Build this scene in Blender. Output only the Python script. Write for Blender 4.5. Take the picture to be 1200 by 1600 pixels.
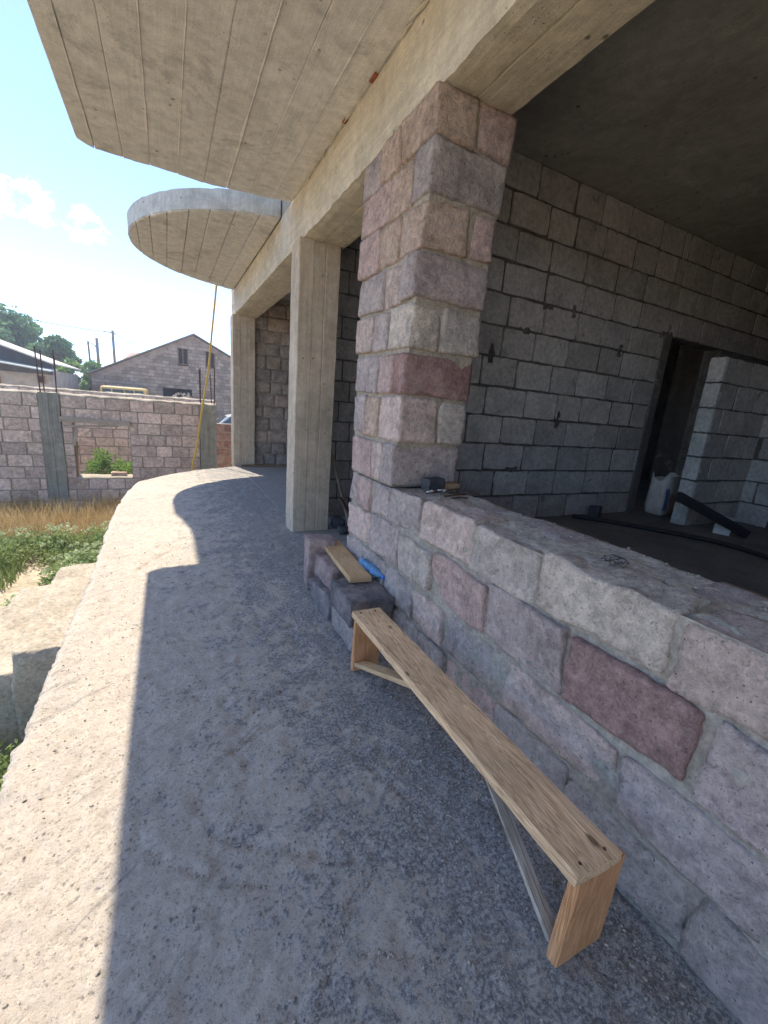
import bpy, bmesh, math, random
import numpy as np
from mathutils import Vector, Matrix, noise
R = math.radians
D = bpy.data
SC = bpy.context.scene
for o in list(D.objects):
    D.objects.remove(o)

# ------------------------------------------------------------------ camera, sky, sun, exposure
EYE = 1.5                                   # eye height above the porch floor, metres
YAW, PITCH, ROLL, FPX = 0.482966009, -0.242727966, 0.0813469161, 655.254495
cy_, sy_, cp_, sp_ = math.cos(YAW), math.sin(YAW), math.cos(PITCH), math.sin(PITCH)
fw = Vector((sy_*cp_, cy_*cp_, sp_)); rt = Vector((cy_, -sy_, 0)); up = rt.cross(fw)
rt2 = rt*math.cos(ROLL) + up*math.sin(ROLL); up2 = up*math.cos(ROLL) - rt*math.sin(ROLL)
cam = D.cameras.new('camera'); camo = D.objects.new('camera', cam); SC.collection.objects.link(camo)
camo.matrix_world = Matrix(((rt2.x, up2.x, -fw.x, 0), (rt2.y, up2.y, -fw.y, 0), (rt2.z, up2.z, -fw.z, EYE), (0, 0, 0, 1)))
cam.sensor_fit = 'HORIZONTAL'; cam.sensor_width = 36.0; cam.lens = FPX/1200*36.0
cam.clip_start = 0.05; cam.clip_end = 3000
SC.camera = camo

SUN_DIR = Vector((-0.41, 1.38, 3.57)).normalized()      # towards the sun
SUN_EL = math.asin(SUN_DIR.z); SUN_AZ = math.atan2(SUN_DIR.x, SUN_DIR.y)
w = D.worlds.new('World'); SC.world = w; w.use_nodes = True
wn = w.node_tree.nodes; wl = w.node_tree.links; wn.clear()
sky = wn.new('ShaderNodeTexSky'); sky.sky_type = 'NISHITA'; sky.sun_disc = False
sky.sun_elevation = SUN_EL; sky.sun_rotation = SUN_AZ
sky.air_density = 0.55; sky.dust_density = 0.4; sky.ozone_density = 2.2; sky.altitude = 1200
bg = wn.new('ShaderNodeBackground'); bg.inputs['Strength'].default_value = 0.15
wo = wn.new('ShaderNodeOutputWorld')
# small fair-weather clouds, low in the north-west
tc = wn.new('ShaderNodeTexCoord')
def wnode(t, **k):
    n = wn.new(t)
    for a, b in k.items(): setattr(n, a, b)
    return n
masks = []
for (cx, cyy, cz, rx, rz) in ((-0.212, 0.939, 0.268, 0.062, 0.028), (-0.170, 0.945, 0.284, 0.030, 0.024), (-0.105, 0.961, 0.247, 0.056, 0.021), (-0.118, 0.957, 0.266, 0.030, 0.018), (-0.236, 0.93, 0.305, 0.022, 0.018),
                              (0.62, -0.7, 0.33, 0.10, 0.03), (-0.9, 0.2, 0.34, 0.09, 0.03), (-0.72, -0.6, 0.30, 0.12, 0.03)):
    sub = wnode('ShaderNodeVectorMath', operation='SUBTRACT'); wl.new(tc.outputs['Generated'], sub.inputs[0]); sub.inputs[1].default_value = (cx, cyy, cz)
    scl = wnode('ShaderNodeVectorMath', operation='MULTIPLY'); wl.new(sub.outputs[0], scl.inputs[0]); scl.inputs[1].default_value = (1/rx, 1/rx, 1/rz)
    ln = wnode('ShaderNodeVectorMath', operation='LENGTH'); wl.new(scl.outputs[0], ln.inputs[0])
    iv = wnode('ShaderNodeMath', operation='SUBTRACT'); iv.inputs[0].default_value = 1.0; wl.new(ln.outputs['Value'], iv.inputs[1])
    masks.append(iv)
acc = masks[0]
for m_ in masks[1:]:
    mx = wnode('ShaderNodeMath', operation='MAXIMUM'); wl.new(acc.outputs[0], mx.inputs[0]); wl.new(m_.outputs[0], mx.inputs[1]); acc = mx
nz = wnode('ShaderNodeTexNoise'); nz.inputs['Scale'].default_value = 26; nz.inputs['Detail'].default_value = 7; nz.inputs['Roughness'].default_value = 0.62
wl.new(tc.outputs['Generated'], nz.inputs['Vector'])
m1 = wnode('ShaderNodeMath', operation='MULTIPLY_ADD'); wl.new(nz.outputs[0], m1.inputs[0]); m1.inputs[1].default_value = 4.6; m1.inputs[2].default_value = -2.35
m2 = wnode('ShaderNodeMath', operation='ADD'); wl.new(m1.outputs[0], m2.inputs[0]); wl.new(acc.outputs[0], m2.inputs[1])
mr = wnode('ShaderNodeMapRange'); mr.interpolation_type = 'SMOOTHSTEP'; wl.new(m2.outputs[0], mr.inputs[0]); mr.inputs[1].default_value = 0.14; mr.inputs[2].default_value = 0.75
mr.inputs[4].default_value = 0.9
mixc = wnode('ShaderNodeMix', data_type='RGBA'); wl.new(mr.outputs[0], mixc.inputs[0]); wl.new(sky.outputs[0], mixc.inputs[6]); mixc.inputs[7].default_value = (4.0, 3.95, 3.85, 1)
wl.new(mixc.outputs[2], bg.inputs['Color']); wl.new(bg.outputs[0], wo.inputs[0])

sun = D.lights.new('sun', 'SUN'); sun.energy = 2.0; sun.angle = R(0.53); sun.color = (0.94, 0.85, 0.73)
suno = D.objects.new('sun', sun); SC.collection.objects.link(suno)
suno.rotation_euler = SUN_DIR.to_track_quat('Z', 'Y').to_euler(); suno.location = (-4, 8, 20)
SC.view_settings.view_transform = 'Standard'; SC.view_settings.look = 'None'
SC.view_settings.gamma = 1.0; SC.view_settings.exposure = 2.0; SC.view_settings.use_curve_mapping = False
SC.cycles.diffuse_bounces = 9; SC.cycles.max_bounces = 12

# ------------------------------------------------------------------ helpers
rng = random.Random(11)
COL = SC.collection
def mesh(name, verts, faces, mats=(), mi=None, smooth=False):
    me = D.meshes.new(name); me.from_pydata([tuple(v) for v in verts], [], faces)
    for m in (mats if isinstance(mats, (list, tuple)) else [mats]): me.materials.append(m)
    if mi is not None: me.polygons.foreach_set('material_index', mi)
    if smooth: me.polygons.foreach_set('use_smooth', [True]*len(me.polygons))
    me.update(); return me
def link(name, me, parent=None, loc=None, rot=None, scale=None, color=None):
    o = D.objects.new(name, me); COL.objects.link(o)
    if parent: o.parent = parent
    if loc is not None: o.location = loc
    if rot is not None: o.rotation_euler = rot
    if scale is not None: o.scale = scale
    if color is not None: o.color = (*color[:3], 1)
    return o
def tag(o, label, cat, group=None, kind='thing'):
    o['label'] = label; o['category'] = cat
    if group: o['group'] = group
    if kind: o['kind'] = kind
    return o
def struct(o, kind='structure', label=None):
    o['kind'] = kind
    if label: o['label'] = label
    return o
def thing(name, label, cat, loc=(0, 0, 0), group=None, rot=None):
    o = D.objects.new(name, None); COL.objects.link(o); o.location = loc; o.empty_display_size = .1
    if rot is not None: o.rotation_euler = rot
    return tag(o, label, cat, group)

class MB:
    def __init__(s): s.v = []; s.f = []; s.m = []
    def add(s, v, f, m=0):
        b = len(s.v); s.v += [tuple(x) for x in v]; s.f += [tuple(i+b for i in q) for q in f]; s.m += [m]*len(f)
    def box(s, a, b, m=0):
        (x0, y0, z0), (x1, y1, z1) = a, b
        s.add([(x0,y0,z0),(x1,y0,z0),(x1,y1,z0),(x0,y1,z0),(x0,y0,z1),(x1,y0,z1),(x1,y1,z1),(x0,y1,z1)],
              [(0,3,2,1),(4,5,6,7),(0,1,5,4),(1,2,6,5),(2,3,7,6),(3,0,4,7)], m)
    def hexa(s, p, m=0):
        s.add(p, [(0,3,2,1),(4,5,6,7),(0,1,5,4),(1,2,6,5),(2,3,7,6),(3,0,4,7)], m)
    def tube(s, pts, r, n=6, m=0, cap=True):
        pts = [Vector(p) for p in pts]; rr = r if isinstance(r, (list, tuple)) else [r]*len(pts)
        b = len(s.v); rings = []
        for i, p in enumerate(pts):
            t = (pts[min(i+1, len(pts)-1)]-pts[max(i-1, 0)]).normalized()
            a = Vector((0, 0, 1)) if abs(t.z) < .9 else Vector((1, 0, 0))
            u = t.cross(a).normalized(); v = t.cross(u)
            for k in range(n):
                an = 2*math.pi*k/n; s.v.append(tuple(p+(u*math.cos(an)+v*math.sin(an))*rr[i]))
        for i in range(len(pts)-1):
            for k in range(n):
                a0 = b+i*n+k; a1 = b+i*n+(k+1) % n
                s.f.append((a0, a1, a1+n, a0+n)); s.m.append(m)
        if cap:
            s.f.append(tuple(b+k for k in range(n))[::-1]); s.m.append(m)
            e = b+(len(pts)-1)*n; s.f.append(tuple(e+k for k in range(n))); s.m.append(m)
    def build(s, name, mats, parent=None, smooth=False, **k):
        return link(name, mesh(name, s.v, s.f, mats, s.m, smooth), parent, **k)

def nv(p, f, seed=0.0):
    return noise.noise_vector((p[0]*f+seed*7.31, p[1]*f-seed*3.17, p[2]*f+seed*1.93))
def n1(p, f, seed=0.0):
    return noise.noise((p[0]*f+seed*7.31, p[1]*f-seed*3.17, p[2]*f+seed*1.93))

def rock(size, seg, r=.02, jit=.012, amp=.006, freq=9., fine=.0, seed=1):
    """rounded, irregular block: one closed grid surface, centred on the origin"""
    rg = random.Random(seed); h = [s/2 for s in size]; n = seg
    cj = {(i, j, k): [rg.uniform(-jit, jit) for _ in range(3)] for i in (0, 1) for j in (0, 1) for k in (0, 1)}
    idx = {}; V = []; F = []
    def lin(i, N, hh):     # keep one loop at the rounding
        return -hh+2*hh*i/N
    def vid(i, j, k):
        key = (i, j, k)
        if key in idx: return idx[key]
        p = [lin(i, n[0], h[0]), lin(j, n[1], h[1]), lin(k, n[2], h[2])]
        t = [(p[a]+h[a])/(2*h[a]) for a in range(3)]
        q = [max(-h[a]+r, min(h[a]-r, p[a])) for a in range(3)]
        d = Vector([p[a]-q[a] for a in range(3)])
        if d.length > 1e-9:
            d = d.normalized()*r
        P = Vector(q)+d
        off = Vector((0, 0, 0))
        for (a, b, c), v in cj.items():
            wgt = (t[0] if a else 1-t[0])*(t[1] if b else 1-t[1])*(t[2] if c else 1-t[2]); off += Vector(v)*wgt
        P += off
        P += nv(P, freq, seed)*amp
        if fine: P += nv(P, freq*4.3, seed+3)*fine
        idx[key] = len(V); V.append(P); return idx[key]
    for a in range(3):
        b, c = (a+1) % 3, (a+2) % 3
        for side in (0, n[a]):
            for i in range(n[b]):
                for j in range(n[c]):
                    q = []
                    for (di, dj) in ((0, 0), (1, 0), (1, 1), (0, 1)):
                        k = [0, 0, 0]; k[a] = side; k[b] = i+di; k[c] = j+dj; q.append(vid(*k))
                    F.append(tuple(q if side else q[::-1]))
    return V, F

# ------------------------------------------------------------------ materials
class NT:
    def __init__(s, name):
        s.m = D.materials.new(name); s.m.use_nodes = True; s.t = s.m.node_tree; s.n = s.t.nodes; s.n.clear()
        s.out = s.n.new('ShaderNodeOutputMaterial'); s.b = s.n.new('ShaderNodeBsdfPrincipled'); s.L(s.b.outputs[0], s.out.inputs[0])
        s.b.inputs['Roughness'].default_value = .9; s.b.inputs['Specular IOR Level'].default_value = .25
        s.geo = None
    def L(s, a, b): s.t.links.new(a, b)
    def set(s, sock, v):
        if isinstance(v, bpy.types.NodeSocket): s.L(v, sock)
        elif v is not None:
            if sock.type == 'RGBA' and len(v) == 3: v = (*v, 1)
            sock.default_value = v
    def pos(s):
        g = s.n.new('ShaderNodeNewGeometry'); return g.outputs['Position']
    def obj(s): return s.n.new('ShaderNodeTexCoord').outputs['Object']
    def info(s, k): return s.n.new('ShaderNodeObjectInfo').outputs[k]
    def vm(s, op, a, b):
        x = s.n.new('ShaderNodeVectorMath'); x.operation = op; s.set(x.inputs[0], a); s.set(x.inputs[1], b); return x.outputs[0]
    def ma(s, op, a, b=None, c=None, clamp=False):
        x = s.n.new('ShaderNodeMath'); x.operation = op; x.use_clamp = clamp
        s.set(x.inputs[0], a); s.set(x.inputs[1], b); s.set(x.inputs[2], c); return x.outputs[0]
    def rpos(s):          # world position, shifted by a random amount per object
        r = s.info('Random'); return s.vm('ADD', s.pos(), s.vm('MULTIPLY', s.cx(r, s.ma('MULTIPLY', r, 1.7), s.ma('MULTIPLY', r, 2.3)), (37., 29., 41.)))
    def cx(s, a, b, c):
        x = s.n.new('ShaderNodeCombineXYZ'); s.set(x.inputs[0], a); s.set(x.inputs[1], b); s.set(x.inputs[2], c); return x.outputs[0]
    def sx(s, v, k):
        x = s.n.new('ShaderNodeSeparateXYZ'); s.L(v, x.inputs[0]); return x.outputs[k]
    def noise(s, vec, scale, detail=4, rough=.55, dist=0.):
        x = s.n.new('ShaderNodeTexNoise'); s.L(vec, x.inputs['Vector']); x.inputs['Scale'].default_value = scale
        x.inputs['Detail'].default_value = detail; x.inputs['Roughness'].default_value = rough; x.inputs['Distortion'].default_value = dist; return x.outputs[0]
    def voro(s, vec, scale, feature='F1', out='Distance', rand=1.):
        x = s.n.new('ShaderNodeTexVoronoi'); x.feature = feature; s.L(vec, x.inputs['Vector']); x.inputs['Scale'].default_value = scale; x.inputs['Randomness'].default_value = rand; return x.outputs[out]
    def mr(s, v, a, b, c=0., d=1., smooth=True):
        x = s.n.new('ShaderNodeMapRange'); x.interpolation_type = 'SMOOTHSTEP' if smooth else 'LINEAR'; s.set(x.inputs[0], v)
        for i, q in enumerate((a, b, c, d)): x.inputs[i+1].default_value = q
        return x.outputs[0]
    def mix(s, f, a, b, blend='MIX'):
        x = s.n.new('ShaderNodeMix'); x.data_type = 'RGBA'; x.blend_type = blend; s.set(x.inputs[0], f); s.set(x.inputs[6], a); s.set(x.inputs[7], b); return x.outputs[2]
    def scale(s, col, f):      # colour times a value
        x = s.n.new('ShaderNodeVectorMath'); x.operation = 'SCALE'; s.set(x.inputs[0], col); s.set(x.inputs[3], f); return x.outputs[0]
    def bump(s, h, dist, strength=1., normal=None):
        x = s.n.new('ShaderNodeBump'); s.L(h, x.inputs['Height']); x.inputs['Distance'].default_value = dist; x.inputs['Strength'].default_value = strength
        if normal is not None: s.L(normal, x.inputs['Normal'])
        return x.outputs[0]
    def done(s, col, normal=None, rough=None, warm=(1.07, 1.0, .86)):
        col = s.mix(1., s.mix(0., col, col), warm, 'MULTIPLY')
        s.set(s.b.inputs['Base Color'], col)
        if normal is not None: s.L(normal, s.b.inputs['Normal'])
        if rough is not None: s.set(s.b.inputs['Roughness'], rough)
        return s.m

def mat_tuff(name, fleck=.62, pit=.75, dust=.4, sc=1.):
    t = NT(name); p = t.rpos(); base = t.info('Color')
    lo = t.noise(p, 6*sc, 6, .65); mid = t.noise(p, 26*sc, 6, .78); hi = t.noise(p, 88*sc, 5, .82)
    # chisel hatching: stretched noise on a slanted axis
    r = t.info('Random'); sl = t.mr(r, 0, 1, -1.3, 1.3, False)
    q = t.vm('ADD', p, t.cx(t.ma('MULTIPLY', t.sx(p, 2), .35), t.ma('MULTIPLY', t.sx(p, 2), sl), 0.))
    st = t.noise(t.vm('MULTIPLY', q, (95*sc, 95*sc, 26*sc)), 1., 4, .7)
    c = t.scale(base, t.mr(lo, .25, .75, .98, 1.62)); c = t.scale(c, t.mr(mid, .3, .7, .70, 1.36))
    c = t.mix(t.mr(lo, .48, .70, 0, dust), c, (.56, .50, .475))
    fl = t.ma('MAXIMUM', t.mr(hi, .56, .68, 0, fleck), t.mr(st, .58, .70, 0, fleck*.55))
    c = t.mix(fl, c, (.62, .57, .545))
    dk = t.ma('MAXIMUM', t.mr(hi, .42, .31, 0, pit*.85), t.ma('MAXIMUM', t.mr(st, .38, .28, 0, pit*.45), t.mr(t.voro(p, 34*sc), .13, .05, 0, pit))); c = t.mix(dk, c, (.13, .11, .112))
    h = t.ma('ADD', t.ma('MULTIPLY', mid, 1.2), t.ma('ADD', t.ma('MULTIPLY', hi, .9), t.ma('MULTIPLY', st, .45)))
    h = t.ma('SUBTRACT', h, t.ma('MULTIPLY', dk, .5))
    return t.done(c, t.bump(h, .016, 1.), .93)
def mat_mortar(name, a, b, dark=.25):
    t = NT(name); p = t.pos(); n0 = t.noise(p, 5, 5, .65); n2 = t.noise(p, 42, 5, .7); n3 = t.noise(p, 210, 3, .7)
    c = t.mix(t.mr(n0, .3, .7), a, b); c = t.scale(c, t.mr(n2, .3, .7, .72, 1.2)); c = t.mix(t.mr(n2, .38, .28, 0, dark), c, (.07, .07, .07))
    c = t.mix(t.mr(n3, .6, .72, 0, .35), c, (.5, .49, .46))
    return t.done(c, t.bump(t.ma('ADD', n2, t.ma('MULTIPLY', n3, .35)), .016, .8), .95)
def mat_concrete(name, a, b, axis=1, spots=.7, stain=(.30, .21, .12), stainamt=.25, grain=.8, streak=.35, warm=(1.07, 1., .86)):
    """board-marked concrete; axis = direction of the boards"""
    t = NT(name); p = t.pos(); s = [26., 26., 26.]; s[axis] = .9
    g = t.noise(t.vm('MULTIPLY', p, tuple(s)), 1.4, 4, .6); lo = t.noise(p, 1.3, 6, .62); md = t.noise(p, 9, 6, .68); hi = t.noise(p, 120, 3, .7)
    c = t.mix(t.mr(lo, .3, .7), a, b); c = t.scale(c, t.mr(g, .25, .75, 1-streak*.5, 1+streak*.5)); c = t.scale(c, t.mr(md, .25, .75, .82, 1.14))
    c = t.mix(t.mr(t.noise(p, 2.6, 5, .7, .6), .56, .74, 0, stainamt), c, stain)
    sp = t.ma('MULTIPLY', t.mr(t.voro(p, 9.5), .17, .05), t.mr(t.noise(p, 3.1, 3, .6), .5, .62))
    big = t.ma('MULTIPLY', t.mr(t.noise(p, 1.7, 8, .8, .8), .53, .63), .5*spots); c = t.mix(big, c, (.27, .25, .225)); c = t.mix(t.ma('MULTIPLY', t.mr(t.noise(t.vm('ADD', p, (4., 9., 2.)), 2.3, 8, .82), .56, .64), .4), c, (.62, .60, .56))
    sp = t.ma('MAXIMUM', sp, t.ma('MULTIPLY', t.mr(t.voro(p, 55), .2, .08), t.mr(t.noise(p, 6, 3, .6), .5, .66)))
    c = t.mix(t.ma('MULTIPLY', sp, spots), c, (.075, .062, .05)); c = t.scale(c, t.mr(hi, .3, .7, .9, 1.09))
    h = t.ma('ADD', t.ma('MULTIPLY', g, .5), t.ma('ADD', t.ma('MULTIPLY', md, .7), t.ma('MULTIPLY', hi, .25))); h = t.ma('SUBTRACT', h, t.ma('MULTIPLY', sp, .6))
    return t.done(c, t.bump(h, .008, grain), .9, warm)
def mat_block(name, pit=.6, sc=1., dust=(.44, .42, .40), warm=(1.03, 1., .93)):
    t = NT(name); p = t.rpos(); base = t.info('Color')
    lo = t.noise(p, 4*sc, 5, .6); md = t.noise(p, 24*sc, 5, .7); hi = t.noise(p, 130*sc, 3, .75)
    c = t.scale(base, t.mr(lo, .25, .75, .82, 1.18)); c = t.scale(c, t.mr(md, .28, .72, .78, 1.2))
    c = t.mix(t.mr(lo, .55, .8, 0, .4), c, dust)
    dk = t.ma('MULTIPLY', t.mr(hi, .42, .3), pit); c = t.mix(dk, c, (.06, .055, .05))
    c = t.mix(t.ma('MULTIPLY', t.mr(t.noise(p, 3.3*sc, 4, .75), .62, .7), .55), c, (.09, .085, .08))
    return t.done(c, t.bump(t.ma('ADD', md, t.ma('MULTIPLY', hi, .6)), .012, .9), .95, warm)
def mat_wood(name, a, b, axis=1, ring=30., knots=.8, rough=.75):
    t = NT(name); p = t.obj(); s = [1., 1., 1.]; s[axis] = .045
    q = t.vm('MULTIPLY', p, tuple(s)); wv = t.noise(q, ring*1.0, 3, .55, 1.2); fine = t.noise(q, ring*8, 3, .6)
    band = t.ma('SINE', t.ma('MULTIPLY', wv, 70.)); c = t.mix(t.mr(band, -.1, 1., 0, .85), a, b); c = t.scale(c, t.mr(fine, .3, .7, .84, 1.14))
    lo = t.noise(p, 3., 4, .6); c = t.scale(c, t.mr(lo, .3, .7, .86, 1.12))
    kq = t.vm('MULTIPLY', p, tuple(.45 if i == axis else 1. for i in range(3))); kn = t.mr(t.voro(kq, 9.5), .13, .05); c = t.mix(t.ma('MULTIPLY', kn, knots), c, (.10, .05, .025))
    c = t.mix(t.mr(t.noise(p, 6., 5, .7), .54, .74, 0, .22), c, (.46, .42, .37)); sp = t.mr(t.noise(p, 34., 5, .8), .62, .69, 0, .75); c = t.mix(t.ma('MULTIPLY', sp, t.mr(t.noise(p, 4., 2, .5), .46, .56)), c, (.52, .50, .47))
    return t.done(c, t.bump(t.ma('ADD', t.ma('MULTIPLY', band, .3), fine), .002, .6), rough)
def mat_plain(name, c, rough=.6, var=.15, sc=20., metal=0.):
    t = NT(name); p = t.obj(); n0 = t.noise(p, sc, 4, .6)
    col = t.scale(t.mix(0., c, c), t.mr(n0, .3, .7, 1-var, 1+var)); t.b.inputs['Metallic'].default_value = metal
    return t.done(col, None, rough)

# materials of the place
M = {}
M['tuff'] = mat_tuff('tuff')
M['tuff_yard'] = mat_tuff('tuff_yard', fleck=.25, pit=.5, dust=.3, sc=.7)
M['mortar'] = mat_mortar('mortar_grey', (.41, .385, .345), (.30, .28, .255), .5)
M['mortar_warm'] = mat_mortar('mortar_warm', (.46, .41, .335), (.36, .325, .27), .4)
M['mortar_dark'] = mat_mortar('mortar_dark', (.19, .175, .155), (.085, .08, .074))
M['mortar_yard'] = mat_mortar('mortar_yard', (.40, .35, .30), (.28, .245, .21))
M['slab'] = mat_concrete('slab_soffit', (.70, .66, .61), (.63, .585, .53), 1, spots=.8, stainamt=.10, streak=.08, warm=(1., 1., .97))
M['beam'] = mat_concrete('beam_concrete', (.63, .56, .455), (.53, .465, .37), 1, spots=.7, stainamt=.22, streak=.2, warm=(1.03, 1., .90))
M['column'] = mat_concrete('column_concrete', (0.553, 0.478, 0.384), (0.430, 0.370, 0.297), 2, spots=.5, stainamt=.15, streak=.24)
M['yard_column'] = mat_concrete('yard_column_concrete', (0.305, 0.305, 0.267), (0.215, 0.221, 0.195), 2, spots=.5, stainamt=.1, streak=.4)
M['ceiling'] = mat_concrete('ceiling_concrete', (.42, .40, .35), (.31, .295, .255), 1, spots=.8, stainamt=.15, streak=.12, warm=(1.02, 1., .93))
M['rim'] = mat_concrete('rim_concrete', (0.552, 0.564, 0.552), (0.432, 0.444, 0.432), 2, spots=.8, stainamt=.06, streak=.25)
M['block'] = mat_block('cinder_block')
M['gable_block'] = mat_block('gable_block', .3, .5, (.36, .33, .32))
M['pale_step'] = mat_mortar('pale_plaster', (.52, .475, .41), (.37, .335, .285), .5)
M['bench_wood'] = mat_wood('bench_wood', (.76, .54, .34), (.44, .27, .15))
M['leg_wood'] = mat_wood('leg_wood', (.60, .31, .15), (.42, .20, .085), 2, knots=.3)
M['fresh_wood'] = mat_wood('fresh_wood', (.55, .39, .23), (.42, .28, .15), 1, knots=.25)
M['grey_wood_y'] = mat_wood('grey_wood_along', (.43, .377, .325), (.22, .19, .156), 1, knots=.4)
M['grey_wood'] = mat_wood('grey_wood', (0.429, 0.377, 0.325), (0.221, 0.189, 0.156), 0, knots=.4)
M['brown_wood'] = mat_wood('brown_wood', (.30, .19, .11), (.16, .10, .06), 2)
M['rust'] = mat_plain('rusty_steel', (.10, .055, .04), .85, .4, 60)
M['dark'] = mat_plain('painted_dark_opening', (.025, .024, .023), .95)  # near-black colour painted in for unlit window interiors
M['black_pipe'] = mat_plain('black_pipe', (.03, .03, .032), .55)
M['hose'] = mat_plain('yellow_pipe', (.62, .40, .06), .5, .1)

def mat_terrace():
    t = NT('porch_screed'); p = t.pos(); X = t.sx(p, 0)
    n0 = t.noise(p, 1.15, 6, .66, .3); n1_ = t.noise(p, 4.6, 7, .78); n2 = t.noise(p, 22, 6, .82); n3 = t.noise(p, 75, 5, .85); n4 = t.noise(p, 260, 3, .85)
    pd = t.vm('ADD', p, t.scale(t.cx(n2, n3, n2), .03)); vo = t.voro(pd, 40); vo2 = t.voro(pd, 130)
    c = t.mix(t.mr(n0, .32, .68), (.57, .515, .45), (.51, .46, .405)); c = t.scale(c, t.mr(n2, .3, .7, .84, 1.12))
    # grit swept towards the wall
    near = t.mr(X, -.35, 1.05, -.075, .062, False)
    g = t.ma('ADD', t.ma('ADD', t.ma('MULTIPLY', n1_, .46), t.ma('MULTIPLY', n2, .36)), t.ma('ADD', t.ma('MULTIPLY', n3, .18), near))
    grit = t.mr(g, .497, .520, 0, .92)
    gc = t.mix(t.mr(n3, .42, .60), (.18, .182, .188), (.50, .485, .46))
    c = t.mix(grit, c, gc)
    pale = t.mr(t.ma('ADD', t.noise(t.vm('ADD', p, (7., 3., 0.)), 9.5, 7, .85), t.ma('MULTIPLY', t.ma('SUBTRACT', n3, .5), .5)), .535, .585, 0, .55); c = t.mix(pale, c, (.64, .585, .51)); c = t.mix(grit, c, gc)
    c = t.mix(t.mr(n3, .46, .36, 0, .72), c, (.17, .16, .15)); c = t.mix(t.mr(n4, .43, .33, 0, .6), c, (.16, .15, .14))
    pit = t.ma('MULTIPLY', t.mr(vo, .26, .06), t.mr(n1_, .42, .58, .1, .75)); c = t.mix(pit, c, (.15, .14, .13))
    c = t.mix(t.ma('MULTIPLY', t.mr(vo2, .2, .1), t.mr(n2, .5, .6, 0, .7)), c, (.62, .58, .53))
    rot = t.cx(t.ma('ADD', t.ma('MULTIPLY', X, .8), t.ma('MULTIPLY', t.sx(p, 1), .6)), t.ma('MULTIPLY', t.ma('SUBTRACT', t.ma('MULTIPLY', t.sx(p, 1), .8), t.ma('MULTIPLY', X, .6)), 7.), 0.)
    scr = t.noise(t.vm('ADD', rot, t.scale(t.cx(n1_, n1_, n1_), .5)), 2.6, 5, .75); c = t.mix(t.ma('MULTIPLY', t.mr(scr, .57, .66), t.mr(n3, .4, .55, .1, .75)), c, (.20, .195, .19)); c = t.mix(t.ma('MULTIPLY', t.mr(scr, .40, .33), t.mr(n3, .4, .55, .1, .5)), c, (.64, .59, .52))
    h = t.ma('ADD', t.ma('MULTIPLY', n2, 1.1), t.ma('ADD', t.ma('MULTIPLY', n3, .9), t.ma('MULTIPLY', n4, .25)))
    h = t.ma('SUBTRACT', h, t.ma('MULTIPLY', pit, .6))
    return t.done(c, t.bump(h, .010, .9), .96, (1.05, 1., .90))
M['terrace'] = mat_terrace()
def mat_soil():
    t = NT('dry_soil'); p = t.pos(); n0 = t.noise(p, 1.1, 6, .7); n2 = t.noise(p, 16, 5, .75)
    c = t.mix(t.mr(n0, .35, .65), (.54, .48, .39), (.44, .385, .30)); c = t.scale(c, t.mr(n2, .3, .7, .65, 1.3))
    return t.done(c, t.bump(n2, .05, .8), .97)
M['soil'] = mat_soil()
def mat_leaf(name, a, b, trans=.25):
    t = NT(name); p = t.pos(); n0 = t.noise(p, 1.7, 4, .6); n2 = t.noise(p, 40, 2, .6)
    c = t.mix(t.mr(n0, .35, .65), a, b); c = t.scale(c, t.mr(n2, .3, .7, .65, 1.35))
    t.set(t.b.inputs['Base Color'], c); t.b.inputs['Roughness'].default_value = .6
    tr = t.n.new('ShaderNodeBsdfTranslucent'); t.set(tr.inputs[0], c); ad = t.n.new('ShaderNodeMixShader'); ad.inputs[0].default_value = trans
    t.L(t.b.outputs[0], ad.inputs[1]); t.L(tr.outputs[0], ad.inputs[2]); t.L(ad.outputs[0], t.out.inputs[0]); return t.m
M['dry'] = mat_leaf('dry_grass', (.64, .50, .25), (.50, .36, .16), .35)
M['green'] = mat_leaf('green_weed', (.34, .40, .15), (.22, .30, .10), .4)
M['white_fl'] = mat_leaf('white_umbel', (.64, .68, .42), (.48, .55, .28), .35)
M['leaf_dark'] = mat_leaf('tree_leaf_mid', (.17, .30, .12), (.11, .215, .085), .45)
M['leaf_bright'] = mat_leaf('tree_leaf_bright', (.24, .37, .08), (.14, .26, .055), .45)
M['bark'] = mat_plain('bark', (.11, .085, .06), .95, .4, 8)

# ------------------------------------------------------------------ porch floor
GZ = -1.15
edge_pts = [(-0.625, -4.2), (-0.625, 1.8), (-0.625, 2.34), (-0.62, 2.99), (-0.61, 4.13), (-0.645, 5.47), (-0.633, 6.42), (-0.579, 7.25), (-0.489, 7.92), (-0.266, 8.34), (0.041, 8.69), (0.386, 9.05), (0.893, 9.39), (1.32, 9.68)]
EX = np.array([e[0] for e in edge_pts]); EY = np.array([e[1] for e in edge_pts])
def edge_x(y): return float(np.interp(y, EY, EX))
GROOVES = [([(.06, 1.27), (.20, 1.165), (.35, 1.07), (.47, 1.0), (.60, .955)], .022, .010), ([(.67, 1.42), (.735, 1.25), (.80, 1.10)], .018, .007),
           ([(.30, .70), (.39, .80), (.50, .88), (.58, .94)], .008, .006), ([(.20, 1.60), (.303, 1.656), (.52, 1.74), (.735, 1.825)], .012, .006),
           ([(.30, 1.80), (.445, 1.907), (.723, 2.009)], .012, .006), ([(-.10, 1.25), (.0, 1.16), (.10, 1.08), (.22, 1.02)], .014, .006), ([(.42, .74), (.52, .69), (.64, .63)], .016, .006),
           ([(-.28, 3.9), (-.15, 4.15), (.0, 4.35)], .018, .012), ([(-.45, 3.1), (-.3, 3.16)], .03, .008)]
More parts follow.
